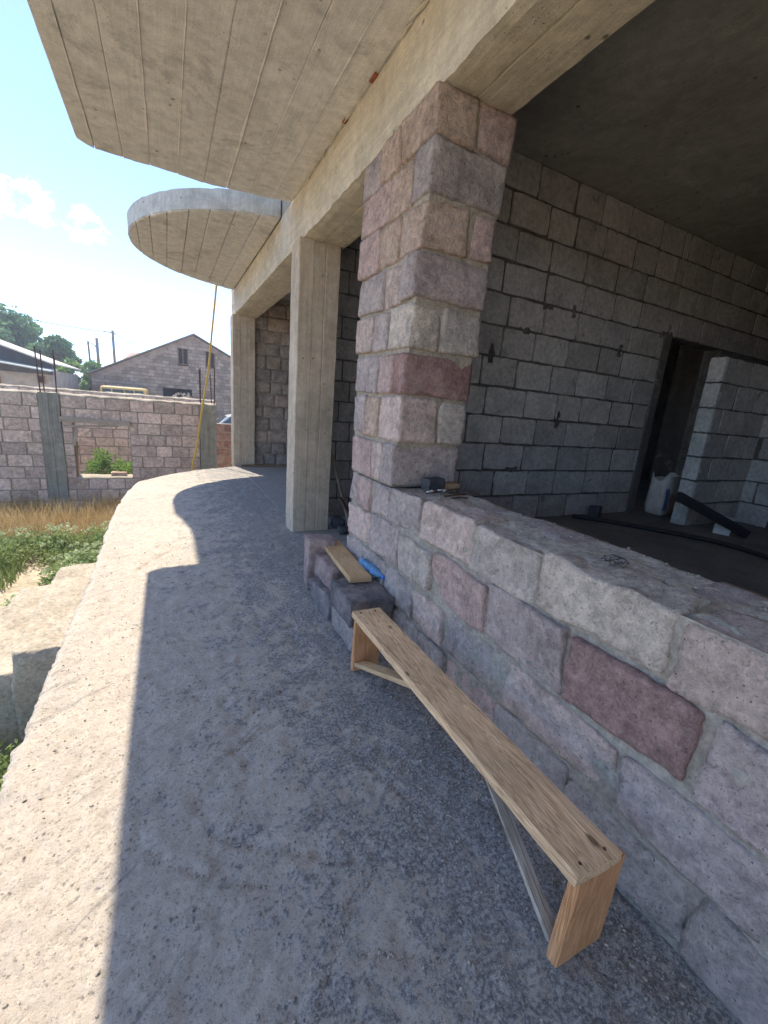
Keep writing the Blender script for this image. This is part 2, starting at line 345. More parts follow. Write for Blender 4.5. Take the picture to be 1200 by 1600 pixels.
def groove(x, y):
    d = 0.
    for pts, wdt, dep in GROOVES:
        for (ax, ay), (bx, by) in zip(pts, pts[1:]):
            dx, dy = bx-ax, by-ay; L2 = dx*dx+dy*dy; t = max(0, min(1, ((x-ax)*dx+(y-ay)*dy)/L2))
            q = math.hypot(x-ax-t*dx, y-ay-t*dy)
            if q < wdt*2: d = max(d, dep*math.exp(-(q/wdt)**2*1.6))
    return d
def floor_z(x, y):
    p = (x, y, 0.)
    z = n1(p, .8)*.010 + n1(p, 3.1, 2)*.006 + n1(p, 9., 4)*.0045 + n1(p, 26., 5)*.0045 + n1(p, 55., 8)*.002
    q = n1(p, 13., 6)
    if q > .25: z -= (q-.25)*.02
    if y < 4.6: z -= groove(x, y)*(1+.8*n1(p, 22, 7))
    return z-.004
ys = list(np.arange(-4.2, .2, .12))
y = .2
while y < 9.66:
    ys.append(y); y += .011 if y < 2.4 else (.018 if y < 4.5 else .035)
ys.append(9.66); nx = 132
V = []; F = []
for yy in ys:
    x0 = edge_x(yy); x0 += .018*n1((0, yy, 0), 3.3)+.014*n1((0, yy, 0), 13)+.010*n1((0, yy, 0), 40)+.05*max(0, n1((3, yy, 0), 5.5)-.28)
    wd = 1.36-x0
    for i in range(nx):
        t = i/(nx-1); x = x0+wd*t; z = floor_z(x, yy)
        e = (x-x0)
        if e < .035: z -= (.016+.012*n1((x, yy, 1), 30))*(1-e/.035)**1.5
        V.append((x, yy, z))
for j in range(len(ys)-1):
    for i in range(nx-1):
        a = j*nx+i; F.append((a, a+1, a+nx+1, a+nx))
b = len(V)                                    # outer face going down to the ground
for j, yy in enumerate(ys):
    x, _, z = V[j*nx]
    for k, dz in enumerate((.04, .10, .22, .5, .9, 1.3)):
        V.append((x+.006*k*.3+n1((x, yy, dz*5), 6)*.012+n1((x, yy, dz*9), 21)*.010, yy, z-dz))
for j in range(len(ys)-1):
    F.append((j*nx, (j+1)*nx, b+(j+1)*6, b+j*6))
    for k in range(5): F.append((b+j*6+k, b+(j+1)*6+k, b+(j+1)*6+k+1, b+j*6+k+1))
o = struct(link('porch_floor', mesh('porch_floor', V, F, M['terrace'], smooth=True)), label='rough grey concrete porch floor strewn with grit')

# loose gravel on the porch: nobody could count it
V = []; F = []; ico = bmesh.new(); bmesh.ops.create_icosphere(ico, subdivisions=1, radius=1.)
iv = [v.co.copy() for v in ico.verts]; jf = [tuple(v.index for v in f.verts) for f in ico.faces]; ico.free()
def pebble(x, y, s, z0=None):
    q = Matrix.Rotation(rng.uniform(0, 6.3), 3, 'Z') @ Matrix.Rotation(rng.uniform(0, 3), 3, 'X'); sc = (s*rng.uniform(.7, 1.3), s*rng.uniform(.6, 1.1), s*rng.uniform(.4, .8))
    z = (floor_z(x, y) if z0 is None else z0)+sc[2]*.35; bb = len(V)
    for c in iv:
        v = q @ Vector((c.x*sc[0]*rng.uniform(.8, 1.15), c.y*sc[1], c.z*sc[2])); V.append((x+v.x, y+v.y, z+v.z))
    F.extend(tuple(i+bb for i in f) for f in jf)
cnt = 0
while cnt < 6500:
    y = .25+5.2*rng.random()**1.5; x = rng.uniform(-.58, 1.25)
    d = .25+.75*max(0, (x+.3)/1.5)**1.4+ (.45 if n1((x, y, 0), 3.2, 9) > .12 else 0)
    if rng.random() > d: continue
    pebble(x, y, .0015+.0058*rng.random()**3.6); cnt += 1
for _ in range(1500):                         # heaped under the bench and along the foot of the wall
    if rng.random() < .6: x = 1.24-abs(rng.gauss(0, .09)); y = rng.uniform(.2, 3.0)
    else: x = rng.gauss(.98, .12); y = rng.gauss(1.35, .22)
    if x < 1.27: pebble(x, y, .002+.007*rng.random()**2.4)
for pts, wdt, dep in GROOVES[:7]:
    for _ in range(60):
        k = rng.randrange(len(pts)-1); t = rng.random(); x = pts[k][0]*(1-t)+pts[k+1][0]*t+rng.gauss(0, wdt*.4); y = pts[k][1]*(1-t)+pts[k+1][1]*t+rng.gauss(0, wdt*.4)
        pebble(x, y, .002+.005*rng.random()**2)
def mat_gravel():
    t = NT('gravel_grit'); p = t.pos(); n = t.voro(p, 90, out='Color'); v = t.sx(n, 0)
    return t.done(t.mix(t.mr(v, 0, 1, 0, 1, False), (.17, .165, .16), (.44, .41, .37)), None, .9)
M['gravel'] = mat_gravel()
struct(link('gravel', mesh('gravel', V, F, M['gravel'])), 'stuff', 'fine grey gravel and grit scattered over the porch floor')

# ground of the yard, out to the horizon
V = []; F = []
gx = [-1500, -300, -60, -20, -12, -9, -7]+list(np.arange(-6, 6.01, .4))+[8, 12, 20, 60, 300, 1500]
gy = [-1500, -300, -60, -20, -8, -4]+list(np.arange(-2, 18.01, .4))+[22, 30, 45, 60, 90, 200, 500, 1500]
for yy in gy:
    for x in gx: V.append((x, yy, GZ+(.05*n1((x, yy, 0), .7)+.03*n1((x, yy, 0), 2.1) if abs(x) < 7 and -3 < yy < 18.5 else -.02)))
nn = len(gx)
for j in range(len(gy)-1):
    for i in range(nn-1): a = j*nn+i; F.append((a, a+1, a+nn+1, a+nn))
struct(link('ground', mesh('ground', V, F, M['soil'], smooth=True)), label='dry earth of the yard')

# rooms' floors
mb = MB(); mb.box((1.36, 3.36, -.3), (6.3, 10.2, 0.0)); struct(mb.build('room_floor', M['terrace']), label='dusty concrete floor behind the columns')
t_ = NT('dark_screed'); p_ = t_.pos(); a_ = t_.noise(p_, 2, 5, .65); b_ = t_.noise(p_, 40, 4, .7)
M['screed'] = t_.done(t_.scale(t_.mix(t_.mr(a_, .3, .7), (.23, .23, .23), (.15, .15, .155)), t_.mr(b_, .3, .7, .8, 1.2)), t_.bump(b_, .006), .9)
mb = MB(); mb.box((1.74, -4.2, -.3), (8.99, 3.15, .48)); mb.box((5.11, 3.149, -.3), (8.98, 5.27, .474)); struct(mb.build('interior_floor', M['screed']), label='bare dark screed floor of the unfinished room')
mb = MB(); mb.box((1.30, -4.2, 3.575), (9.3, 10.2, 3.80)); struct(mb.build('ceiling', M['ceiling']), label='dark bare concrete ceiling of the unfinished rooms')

# ------------------------------------------------------------------ stairs down to the yard
st = thing('stairs', 'pale concrete stairs descending from the porch edge to the weeds', 'stairs', (-.62, 3.6, 0))
for k in range(6):
    x1 = -.63-.285*k; x0 = x1-.285; z = -.10-.175*k
    V, F = rock((.285, 1.45-.02*k, z-GZ+.1), (14, 60, 14), .010, .012, .018, 5., .010, 60+k)
    oo = link('step', mesh('step', V, F, M['pale_step'], smooth=True), st); oo.location = ((x0+x1)/2+.62, 3.68+.03*k-3.6, (z+GZ-.1)/2)

# ------------------------------------------------------------------ tuff stone pieces
PINK = (.46, .345, .325); LPINK = (.52, .42, .385); GREY = (.37, .33, .325); DGREY = (.25, .225, .225); LGREY = (.49, .445, .41); CREAM = (.56, .495, .44); RED = (.33, .205, .19); DRED = (.355, .235, .225); WARM = (.49, .375, .31); LIL = (.42, .36, .355)
SEED = [100]
def stone(parent, lo, hi, col, r=.012, jit=.014, amp=.012, den=.022, name='stone', gap=.0):
    SEED[0] += 1
    s = [hi[i]-lo[i]-gap for i in range(3)]; c = [(hi[i]+lo[i])/2 for i in range(3)]
    n = [max(3, min(22, int(round(v/den)))) for v in s]
    V, F = rock(s, n, r, jit, amp, 8., .0065, SEED[0])
    k = rng.uniform(.92, 1.08)
    pl = parent.location
    return link(name, mesh(name, V, F, M['tuff'], smooth=True), parent, loc=(c[0]-pl.x, c[1]-pl.y, c[2]-pl.z), color=[v*k for v in col])

def mortar_sheet(parent, name, y0, y1, z0, z1, x, mat, amp=.006, step=.03):
    """uneven mortar surface facing -X with thickness going back"""
    pl = parent.location; ny = max(2, int((y1-y0)/step)); nz_ = max(2, int((z1-z0)/step)); V = []; F = []
    for j in range(nz_+1):
        for i in range(ny+1):
            yy = y0+(y1-y0)*i/ny; zz = z0+(z1-z0)*j/nz_; p = (x, yy, zz)
            V.append((x+n1(p, 5, 1)*amp+n1(p, 17, 2)*amp*.7+n1(p, 48, 3)*amp*.35-pl.x, yy-pl.y, zz-pl.z))
    for j in range(nz_):
        for i in range(ny): a = j*(ny+1)+i; F.append((a, a+ny+1, a+ny+2, a+1))
    return link(name, mesh(name, V, F, mat, smooth=True), parent)

# low wall: courses given as joints along y, from far to near
lw = thing('low_stone_wall', 'low wall of pink and grey tuff blocks under the wide opening', 'wall', (1.5, 1.2, 0))
def box_part(parent, name, a, b, mat):
    pl = parent.location; mb = MB(); mb.box([a[i]-pl[i] for i in range(3)], [b[i]-pl[i] for i in range(3)]); return mb.build(name, mat, parent)
box_part(lw, 'core', (1.312, -4.0, -.05), (1.745, 3.03, .965), M['mortar'])
mortar_sheet(lw, 'mortar', -.6, 3.05, -.02, .99, 1.295, M['mortar'], .010, .017)
courses = [  # z0, z1, [(y joints)], colours
    (.775, 1.0, [3.05, 2.93, 2.66, 2.40, 1.985, 1.515, 1.075, .575, .05, -.4, -.9, -1.4, -1.9, -2.4, -2.9, -3.4, -4.0], [LIL, PINK, LIL, GREY, LPINK, LGREY, CREAM, LPINK]),
    (.495, .755, [3.05, 2.63, 2.21, 1.80, 1.365, .905, .445, -.05, -.5, -1., -1.5, -2, -2.5, -3, -3.5, -4], [LPINK, LIL, LGREY, PINK, LIL, DRED, LIL, GREY]),
    (.255, .475, [3.05, 2.75, 2.36, 1.97, 1.65, 1.18, .635, .20, -.3, -.8, -1.4, -2, -2.6, -3.2, -4], [LIL, GREY, GREY, LPINK, GREY, LPINK, LIL, LIL]),
    (.01, .235, [3.05, 2.55, 2.05, 1.6, 1.2, .80, .36, -.1, -.55, -1.05, -1.6, -2.2, -2.8, -3.4, -4], [GREY, LIL, GREY, PINK, GREY, GREY, GREY, LIL])]
for (z0, z1, js, cs) in courses:
    for i, (ya, yb) in enumerate(zip(js, js[1:])):
        if yb < -1.3: continue
        g = rng.uniform(.008, .020); px = rng.uniform(-.003, .010)
        stone(lw, (1.274+px, yb+g*.6, z0+rng.uniform(0, .012)), (1.50, ya-g*.6, z1-rng.uniform(0, .012)), cs[i] if i < len(cs) else rng.choice([LIL, GREY, PINK, LPINK]), jit=.017, amp=.015, r=.009, den=.015 if yb < 2 else .022)
# rough mortar bedding on top of the wall
V = []; F = []; nyy = 190; nxx = 22
for j in range(nyy+1):
    yy = -1.2+j*(2.39+1.2)/nyy
    for i in range(nxx+1):
        t = i/nxx; xx = 1.315+t*(1.765-1.315); p = (xx, yy, 1.)
        e = min(t, 1-t); V.append((xx-1.5+(.014*n1((0, yy, 0), 9) if i in (0, nxx) else 0), yy-1.2, .983+.012*n1(p, 4, 3)+.008*n1(p, 12, 4)+.005*n1(p, 34, 5)+(.010 if e > .06 else 0)-(.05 if i in (0, nxx) else 0)))
for j in range(nyy):
    for i in range(nxx): a = j*(nxx+1)+i; F.append((a, a+1, a+nxx+2, a+nxx+1))
t_ = NT('wall_top_mortar'); p_ = t_.pos(); a_ = t_.noise(p_, 3.5, 6, .7); b_ = t_.noise(p_, 36, 6, .75); c_ = t_.noise(p_, 160, 3, .75)
M['wall_top'] = t_.done(t_.scale(t_.mix(t_.mr(a_, .38, .58), (.46, .44, .41), (.64, .60, .54)), t_.ma('MULTIPLY', t_.mr(b_, .3, .7, .62, 1.2), t_.mr(c_, .3, .7, .8, 1.2))), t_.bump(t_.ma('ADD', b_, t_.ma('MULTIPLY', c_, .5)), .016, .9), .95)
link('mortar_bed', mesh('mortar_bed', V, F, M['wall_top'], smooth=True), lw)
# inner leaf of the low wall
for i in range(9):
    ya = 2.38-.42*i; stone(lw, (1.52, ya-.40, .70), (1.762, ya, .985), rng.choice([GREY, LIL]), den=.05)

# pillar standing on the wall: rows from the top, alternate bonding
pil = thing('stone_pillar', 'tall pillar of rough pink and grey tuff blocks carrying the beam', 'pillar', (1.52, 2.7, 1.0))
P0 = lambda z: 2.39-.092*(z-1.0)            # the near face leans a little
V8 = []
for z in (1.0, 3.098):
    for (xx, yy) in ((1.296, P0(z)+.004), (1.762, P0(z)+.004), (1.762, 3.06+.03*(z-1)), (1.296, 3.06+.03*(z-1))): V8.append((xx-1.52, yy-2.7, z-1.0))
mb = MB(); mb.hexa(V8); mb.build('mortar_core', M['mortar_warm'], pil)
rows = [(3.092, 2.875), (2.875, 2.63), (2.615, 2.375), (2.36, 2.125), (2.105, 1.86), (1.835, 1.59), (1.575, 1.30), (1.275, 1.01)]
lay = [  # (kind of corner, corner colour, [front joints y], [front colours], [side x spans + colours])
    ('front', WARM, [2.58, 2.86, 3.13], [WARM, LIL], [(1.545, 1.775, PINK)], GREY),
    ('side', GREY, [2.42, 2.69, 3.12], [WARM, PINK], [], GREY),
    ('front', WARM, [2.52, 2.80, 3.11], [WARM, PINK], [(1.60, 1.765, PINK)], PINK),
    ('side', LIL, [2.45, 2.70, 3.10], [LPINK, LIL], [], LIL),
    ('front', CREAM, [2.58, 2.79, 3.09], [LIL, LPINK], [(1.50, 1.775, LGREY)], GREY),
    ('side', RED, [2.47, 2.62, 2.86, 3.07][0:1]+[2.69, 3.07], [PINK, LIL], [], RED),
    ('front', LPINK, [2.64, 2.86, 3.07], [WARM, LIL], [(1.585, 1.775, LGREY)], GREY),
    ('side', LIL, [2.53, 2.70, 3.06], [LPINK, PINK], [], GREY)]
for (z1, z0), (kind, cc, fj, fc, sides, c2) in zip(rows, lay):
    zc = (z0+z1)/2; yn = P0(zc)-.012; px = rng.uniform(-.01, .008)
    za, zb = z0-.001, z1+.001
    if kind == 'side': stone(pil, (1.275+px, yn, za), (1.775, fj[0]-.004, zb), cc, jit=.010, r=.008, amp=.008)
    else:
        stone(pil, (1.275+px, yn, za), (1.515 if not sides else sides[0][0]-.022, fj[0]-.004, zb), cc, jit=.011, r=.008, amp=.008)
        for (xa, xb, sc_) in sides: stone(pil, (xa, yn-.002, za+.002), (xb, yn+.35, zb-.003), sc_, jit=.014, r=.010, amp=.010)
    for k, (ya, yb) in enumerate(zip(fj, fj[1:])):
        stone(pil, (1.274+rng.uniform(-.006, .008), ya+.003, za+rng.uniform(0, .006)), (1.50, yb-.003, zb-rng.uniform(0, .008)), fc[k], jit=.011, r=.008, amp=.008)

# ------------------------------------------------------------------ walls of small blocks
BLK = []
for k in range(10):
    V, F = rock((1, 1, 1), (6, 2, 5), .04, .0, .022, 3.1, .012, k)
    rg = random.Random(900+k)
    V = [Vector((v.x*(1+rg.uniform(-.012, .012)), v.y*(1+rg.uniform(-.01, .01)), v.z*(1+rg.uniform(-.03, .03)))) for v in V]
    BLK.append((V, F))
BM = {}
def blockmesh(mat):
    if mat.name not in BM: BM[mat.name] = [mesh('block', V, F, mat) for V, F in BLK]
    return BM[mat.name]
def masonry(th, axis, face, u0, u1, z0, z1, mat, mortar, cols, bl=.43, bh=.25, thick=.2, joint=.014, proud=.010, holes=(), sgn=-1, name='block', stagger=.5, objects=True, clip=None, uneven=.05, ulim=None, core='mortar_core'):
    """courses of blocks on a wall facing sgn along axis ('y' or 'x'); holes are (ua, ub, za, zb)"""
    pl = th.location; rgm = random.Random(hash((round(face*10), round(u0*10))) & 0xffff)
    nrow = max(1, int(round((z1-z0)/bh))); hh = (z1-z0)/nrow; core_mb = MB(); stuff = MB()
    def spans(za, zb, zc):
        a, b = u0, u1
        if clip: a, b = clip(za, zb)
        segs = [(a, b)] if b > a else []
        for (ha, hb, hz0, hz1) in holes:
            if hz0 < zc < hz1:
                ns = []
                for (s0, s1) in segs:
                    if ha > s0: ns.append((s0, min(s1, ha)))
                    if hb < s1: ns.append((max(s0, hb), s1))
                segs = [q for q in ns if q[1]-q[0] > .03]
        return segs
    for r in range(nrow):
        za = z0+r*hh; zb = za+hh; off = (r % 2)*stagger*bl+rgm.uniform(-.05, .05)
        for (s0, s1) in spans(za, zb, (za+zb)/2):
            fa = face; fb = face-sgn*thick
            lo, hi = min(fa, fb), max(fa, fb)
            if axis == 'y': core_mb.box((s0-pl.x, lo-pl.y, za-pl.z), (s1-pl.x, hi-pl.y, zb-pl.z))
            else: core_mb.box((lo-pl.x, s0-pl.y, za-pl.z), (hi-pl.x, s1-pl.y, zb-pl.z))
            u = math.floor((s0-off)/bl)*bl+off; cuts = [s0]
            while True:
                u += bl*(1+rgm.uniform(-uneven, uneven)*2)
                if u > s1-.09: break
                if u > s0+.09: cuts.append(u)
            cuts.append(s1)
            for a, b in zip(cuts, cuts[1:]):
                if ulim and (a > ulim[1] or b < ulim[0]): continue
                j = joint*rgm.uniform(.7, 1.5); w_ = b-a-j; h_ = hh-joint*rgm.uniform(.8, 1.4); d_ = min(.12, thick*.6); pr = proud*rgm.uniform(.4, 1.5)
                c = rgm.choice(cols); k = rgm.uniform(.86, 1.13); cen = (a+b)/2; zc = (za+zb)/2+rgm.uniform(-.002, .002)
                nd = face+sgn*pr-sgn*d_/2
                if objects:
                    if axis == 'y': link(name, rgm.choice(blockmesh(mat)), th, (cen-pl.x, nd-pl.y, zc-pl.z), (0, rgm.uniform(-.012, .012), rgm.uniform(-.01, .01)), (w_, d_, h_), [v*k for v in c])
                    else: link(name, rgm.choice(blockmesh(mat)), th, (nd-pl.x, cen-pl.y, zc-pl.z), (0, 0, math.pi/2), (w_, d_, h_), [v*k for v in c])
                else:
                    if axis == 'y': stuff.box((cen-w_/2-pl.x, nd-d_/2-pl.y, zc-h_/2-pl.z), (cen+w_/2-pl.x, nd+d_/2-pl.y, zc+h_/2-pl.z), rgm.randrange(3))
                    else: stuff.box((nd-d_/2-pl.x, cen-w_/2-pl.y, zc-h_/2-pl.z), (nd+d_/2-pl.x, cen+w_/2-pl.y, zc+h_/2-pl.z), rgm.randrange(3))
    core_mb.build(core, mortar, th)
    return stuff
M['near_black'] = mat_mortar('near_black_plaster', (.075, .073, .07), (.05, .05, .05))  # near-black plaster colour, not assigned to any object
M['jamb'] = mat_concrete('dark_jamb', (.17, .155, .14), (.12, .11, .10), 2, spots=.5)
CB = [(.49, .46, .42), (.45, .42, .385), (.52, .49, .445)]
wa = thing('block_wall', 'grey block wall with dark joints and a doorway, facing the opening', 'wall', (3.5, 3.25, .48))
masonry(wa, 'y', 3.15, 1.76, 5.12, .48, 3.575, M['block'], M['mortar_dark'], CB, bl=.44, bh=.2575, thick=.2, uneven=.10, proud=.013)
masonry(wa, 'y', 3.15, 5.12, 9.0, 2.54, 3.575, M['block'], M['mortar_dark'], CB, bl=.44, bh=.2575, thick=.2, ulim=(5, 7.9))
masonry(wa, 'y', 3.15, 6.25, 9.0, .48, 2.54, M['block'], M['mortar_dark'], CB, bl=.44, bh=.2575, thick=.2, ulim=(9, 10))
mb = MB(); mb.box((5.0-3.5, 3.115-3.25, 0), (5.118-3.5, 3.345-3.25, 2.06)); mb.build('door_jamb', M['jamb'], wa)
wb = thing('block_stub_wall', 'grey block wall stub with its end coloured paler as if daylit beside the dark doorway', 'wall', (5.6, 2.57, .48))
masonry(wb, 'y', 2.505, 5.105, 6.195, .48, 2.286, M['block'], M['mortar_dark'], CB, bl=.44, bh=.2579, thick=.14)
for k in range(7):
    z = .48+.2579*k; link('block', blockmesh(M['block'])[k % 10], wb, (5.145-5.6, 2.575-2.57, z+.129-.48), (0, 0, math.pi/2), (.15, .10, .243), (.62*rng.uniform(.94, 1.05), .60, .555))  # daylight on the stub's end is painted in as paler block colour
for k in range(15):
    u = rng.uniform(1.9, 5.2); rr = rng.randrange(1, 12); z = .48+.2575*rr+rng.uniform(-.03, .02); vert = rng.random() < .35
    V, F = rock((.05 if vert else rng.uniform(.09, .24), .018, rng.uniform(.09, .16) if vert else .045), (12, 2, 12), .008, .012, .022, 17, .010, 300+k); link('mortar_smear', mesh('mortar_smear', V, F, M['mortar_dark'], smooth=True), wa, (u-3.5, 3.137-3.25, z-.48))
wc = thing('block_side_wall', 'grey block wall closing the room at its far right side', 'wall', (6.3, -.8, .48))
masonry(wc, 'x', 6.2, -4.2, 2.64, .48, 2.286, M['block'], M['mortar_dark'], CB, bl=.44, bh=.2579, ulim=(.5, 2.45))
box_part(wc, 'return_wall', (9.0, -4.2, -1.2), (9.2, 5.48, 3.57), M['jamb']); box_part(wc, 'footing', (6.4, -4.2, -1.2), (8.99, -4.0, .3), M['mortar_dark'])
pr_ = thing('shading_pier', 'unseen pier added at the near end of the wide opening to dim the room', 'pier', (1.52, -1.6, 1.0)); box_part(pr_, 'pier_face', (1.30, -3.0, 1.02), (1.74, -1.5, 3.09), M['mortar_yard'])  # out-of-view pier, added and sized to hold back daylight from the room
we = thing('block_end_wall', 'plain block wall at the near end of the room', 'wall', (4, -4.1, .48))
box_part(we, 'wall_face', (1.74, -4.2, .485), (8.99, -4.0, 3.57), M['mortar_yard'])
wd_ = thing('block_partition', 'grey block wall seen in the gap between pillar and concrete column', 'wall', (2.8, 5.4, 0))
masonry(wd_, 'y', 5.28, 1.72, 8.99, 0, 3.575, M['block'], M['mortar_dark'], [(.40, .365, .325), (.36, .33, .30)], bl=.44, bh=.2575, ulim=(1.7, 2.7))
wf = thing('rough_end_wall', 'rough dark tuff wall closing the far end of the porch', 'wall', (2.6, 9.9, 0))
for i in range(13):
    z0 = .265*i; u = 1.66+rng.uniform(-.18, 0)
    while u < 3.1:
        L = rng.uniform(.24, .5); a = max(u, 1.655)
        stone(wf, (a+.006, 9.765+rng.uniform(-.02, .015), z0+.006), (u+L-.006, 9.9, z0+.259), rng.choice([(.30, .25, .21), (.26, .225, .20), (.33, .26, .215), (.24, .21, .195)]), jit=.016, den=.05); u += L
box_part(wf, 'mortar_core', (1.65, 9.785, 0), (6.0, 10.0, 3.57), M['mortar_yard'])
box_part(wf, 'return_wall', (4.2, 5.5, 0), (4.4, 9.79, 3.57), M['mortar_yard'])

# ------------------------------------------------------------------ concrete columns and beam
def board_prism(xs_ys, z0, z1, nz_=40, amp=.004, seed=0):
    n = len(xs_ys); V = []; F = []
    for k in range(nz_+1):
        z = z0+(z1-z0)*k/nz_
        for i, (x, yy) in enumerate(xs_ys):
            o_ = nv((x, yy, z), 4, seed)*amp+nv((x, yy, z), 15, seed)*amp*.5; V.append((x+o_.x, yy+o_.y, z))
    for k in range(nz_):
        for i in range(n): a = k*n+i; bq = k*n+(i+1) % n; F.append((a, bq, bq+n, a+n))
    F.append(tuple(range(n))[::-1]); F.append(tuple(nz_*n+i for i in range(n))); return V, F
def column_outline(x0, x1, y0, y1):
    p = []
    f = [0, .02, .34, .35, .36, .62, .635, .65, .98, 1]; d = [.01, .0, .0, .008, .004, .004, .012, .002, .0, .01]
    for q, e in zip(f, d): p.append((x0+(x1-x0)*q, y0+e))
    for q in (.08, .5, .92): p.append((x1, y0+(y1-y0)*q))
    for q in (.98, .5, .02): p.append((x0+(x1-x0)*q, y1))
    for q, e in ((.95, .008), (.6, 0), (.55, .005), (.5, .0), (.06, 0)): p.append((x0+e, y0+(y1-y0)*q))
    return p
for (yy, yb, lab) in ((4.68, 5.02, 'board marked concrete column just beyond the stone pillar'), (9.66, 10.1, 'board marked concrete column at the far end of the porch')):
    c = thing('concrete_column', lab, 'column', (1.45, yy, 0), 'concrete columns carrying the porch beam')
    V, F = board_prism(column_outline(1.25-1.45, 1.70-1.45, 0, yb-yy), -.02, 3.10, 60, .005, yy)
    link('shaft', mesh('shaft', V, F, M['column']), c)
bm_ = thing('concrete_beam', 'long board marked concrete beam running over pillar and columns', 'beam', (1.5, 3, 3.1))
V = []; F = []; prof = [(1.302, 3.60), (1.292, 3.56), (1.288, 3.40), (1.285, 3.30), (1.289, 3.296), (1.287, 3.14), (1.30, 3.106), (1.36, 3.098), (1.49, 3.097), (1.497, 3.108), (1.505, 3.112), (1.512, 3.100), (1.63, 3.098), (1.735, 3.10), (1.748, 3.108), (1.75, 3.35), (1.75, 3.60)]
byy = list(np.arange(-4.2, .5, .25))+list(np.arange(.5, 6, .045))+list(np.arange(6, 10.15, .08))
for yy in byy:
    for (x, z) in prof:
        o_ = nv((x, yy, z), 3.5, 5)*.006+nv((x, yy, z), 14, 6)*.004
        if x < 1.35 and z < 3.16: o_ += nv((x, yy, z), 9, 8)*.008
        V.append((x+o_.x-1.5, yy-3, z+o_.z-3.1))
n = len(prof)
for j in range(len(byy)-1):
    for i in range(n-1): a = j*n+i; F.append((a, a+1, a+n+1, a+n))
F.append(tuple(range(n))); F.append(tuple((len(byy)-1)*n+i for i in range(n))[::-1])
link('beam_body', mesh('beam_body', V, F, M['beam']), bm_)

# ------------------------------------------------------------------ canopies (soffits cast against boards laid along the porch)
def soffit_strip(parent, x0, x1, fy0, fy1, z, mat, nyy=60, lip=True, seed=0, nm='board_strip', groove_=.0025):
    pl = parent.location; xs = [x0+(x1-x0)*q for q in (0, .0, .03, .16, .28, .4, .52, .64, .76, .88, .97, 1., 1.)]; V = []; F = []; n = len(xs)
    dz = rng.uniform(-.003, .004); tilt = rng.uniform(-.003, .003)
    for j in range(nyy+1):
        t = j/nyy
        for i, x in enumerate(xs):
            a, b = fy0(x), fy1(x); yy = a+(b-a)*t; p = (x, yy, z); q = (i-1)/(n-3)
            zz = z+.035 if i in (0, n-1) else z+dz+tilt*q+n1(p, 2, seed)*.003+n1(p, 9, seed)*.0018+(groove_ if i in (1, n-2) else 0)
            e = .010 if i in (1, n-2) else 0
            if t in (0, 1): zz += .006; yy += (n1((x, z, 0), 7, 3)*.018+n1((x, z, 0), 23, 3)*.010)*(1 if t else -1)
            V.append((x+(n1(p, 5, 4)*.003 if 0 < i < n-1 else 0)-pl.x, yy-pl.y, zz-pl.z))
    for j in range(nyy):
        for i in range(n-1): a = j*n+i; F.append((a, a+n, a+n+1, a+1))
    F.append(tuple(range(n))[::-1]); F.append(tuple(nyy*n+i for i in range(n)))
    return link(nm, mesh(nm, V, F, mat), parent)
ca = thing('porch_canopy', 'large cantilevered concrete canopy overhead with long board marks and a cut corner', 'canopy', (.3, 1, 3.57), 'cantilevered concrete canopies over the porch')
fy0 = lambda x: -4.2
def fy1(x):
    if x < -.5: return 5.20+(x+.62)/.12*.09
    return 5.29+.04*max(0, min(1, (x+.5)/.9))-.13*max(0, (x-.62)/.67)
js = [-.622, -.50, -.275, -.06, .18, .42, .635, .87, 1.09, 1.284]
for k, (a, b) in enumerate(zip(js, js[1:])):
    soffit_strip(ca, a+(.003 if k in (1, 6) else .0012), b-(.003 if k in (0, 5) else .0012), fy0, fy1, 3.57+(.004 if k == 0 else 0), M['slab'], 110, seed=k, groove_=.007 if k in (1, 6) else .002)
for k, x in enumerate(js[1:-1]):            # fins of grout squeezed between the boards
    if k in (1, 4): continue
    mb = MB(); pts = []
    yy = -4.1
    while yy < fy1(x)-.05: pts.append((x-.3+n1((x, yy, 0), 4)*.004, yy-1, 3.572-3.57)); yy += .12
    mb.tube(pts, [.0075*(.5+abs(n1((x, q[1], 0), 2.2, 7))*1.6) for q in pts], 5); mb.build('grout_fin', M['slab'], ca)
def slab_body(parent, pts, z0, z1, mat, name='slab_body', nz_=6, amp=.008, ragged=.02):
    pl = parent.location; n = len(pts); V = []; F = []
    for k in range(nz_+1):
        z = z0+(z1-z0)*k/nz_
        for (x, yy) in pts:
            o_ = nv((x, yy, z), 6, 2)*amp+nv((x, yy, z), 23, 3)*amp*.6; V.append((x+o_.x-pl.x, yy+o_.y-pl.y, z+(n1((x, yy, 0), 9, 5)*ragged if k == nz_ else 0)-pl.z))
    for k in range(nz_):
        for i in range(n): a = k*n+i; c = k*n+(i+1) % n; F.append((a, c, c+n, a+n))
    F.append(tuple(range(n))[::-1]); F.append(tuple(nz_*n+i for i in range(n)))
    return link(name, mesh(name, V, F, mat), parent)
op = [(-.617, -4.2), ]+[(-.617, -4.2+.1*i) for i in range(1, 94)]+[(-.612, 5.19), (-.56, 5.235), (-.50, 5.27)]+[(x, fy1(x)-.012) for x in np.linspace(-.42, 1.28, 30)]+[(1.284, -4.2)]
slab_body(ca, op[::-1], 3.598, 3.78, M['rim'])
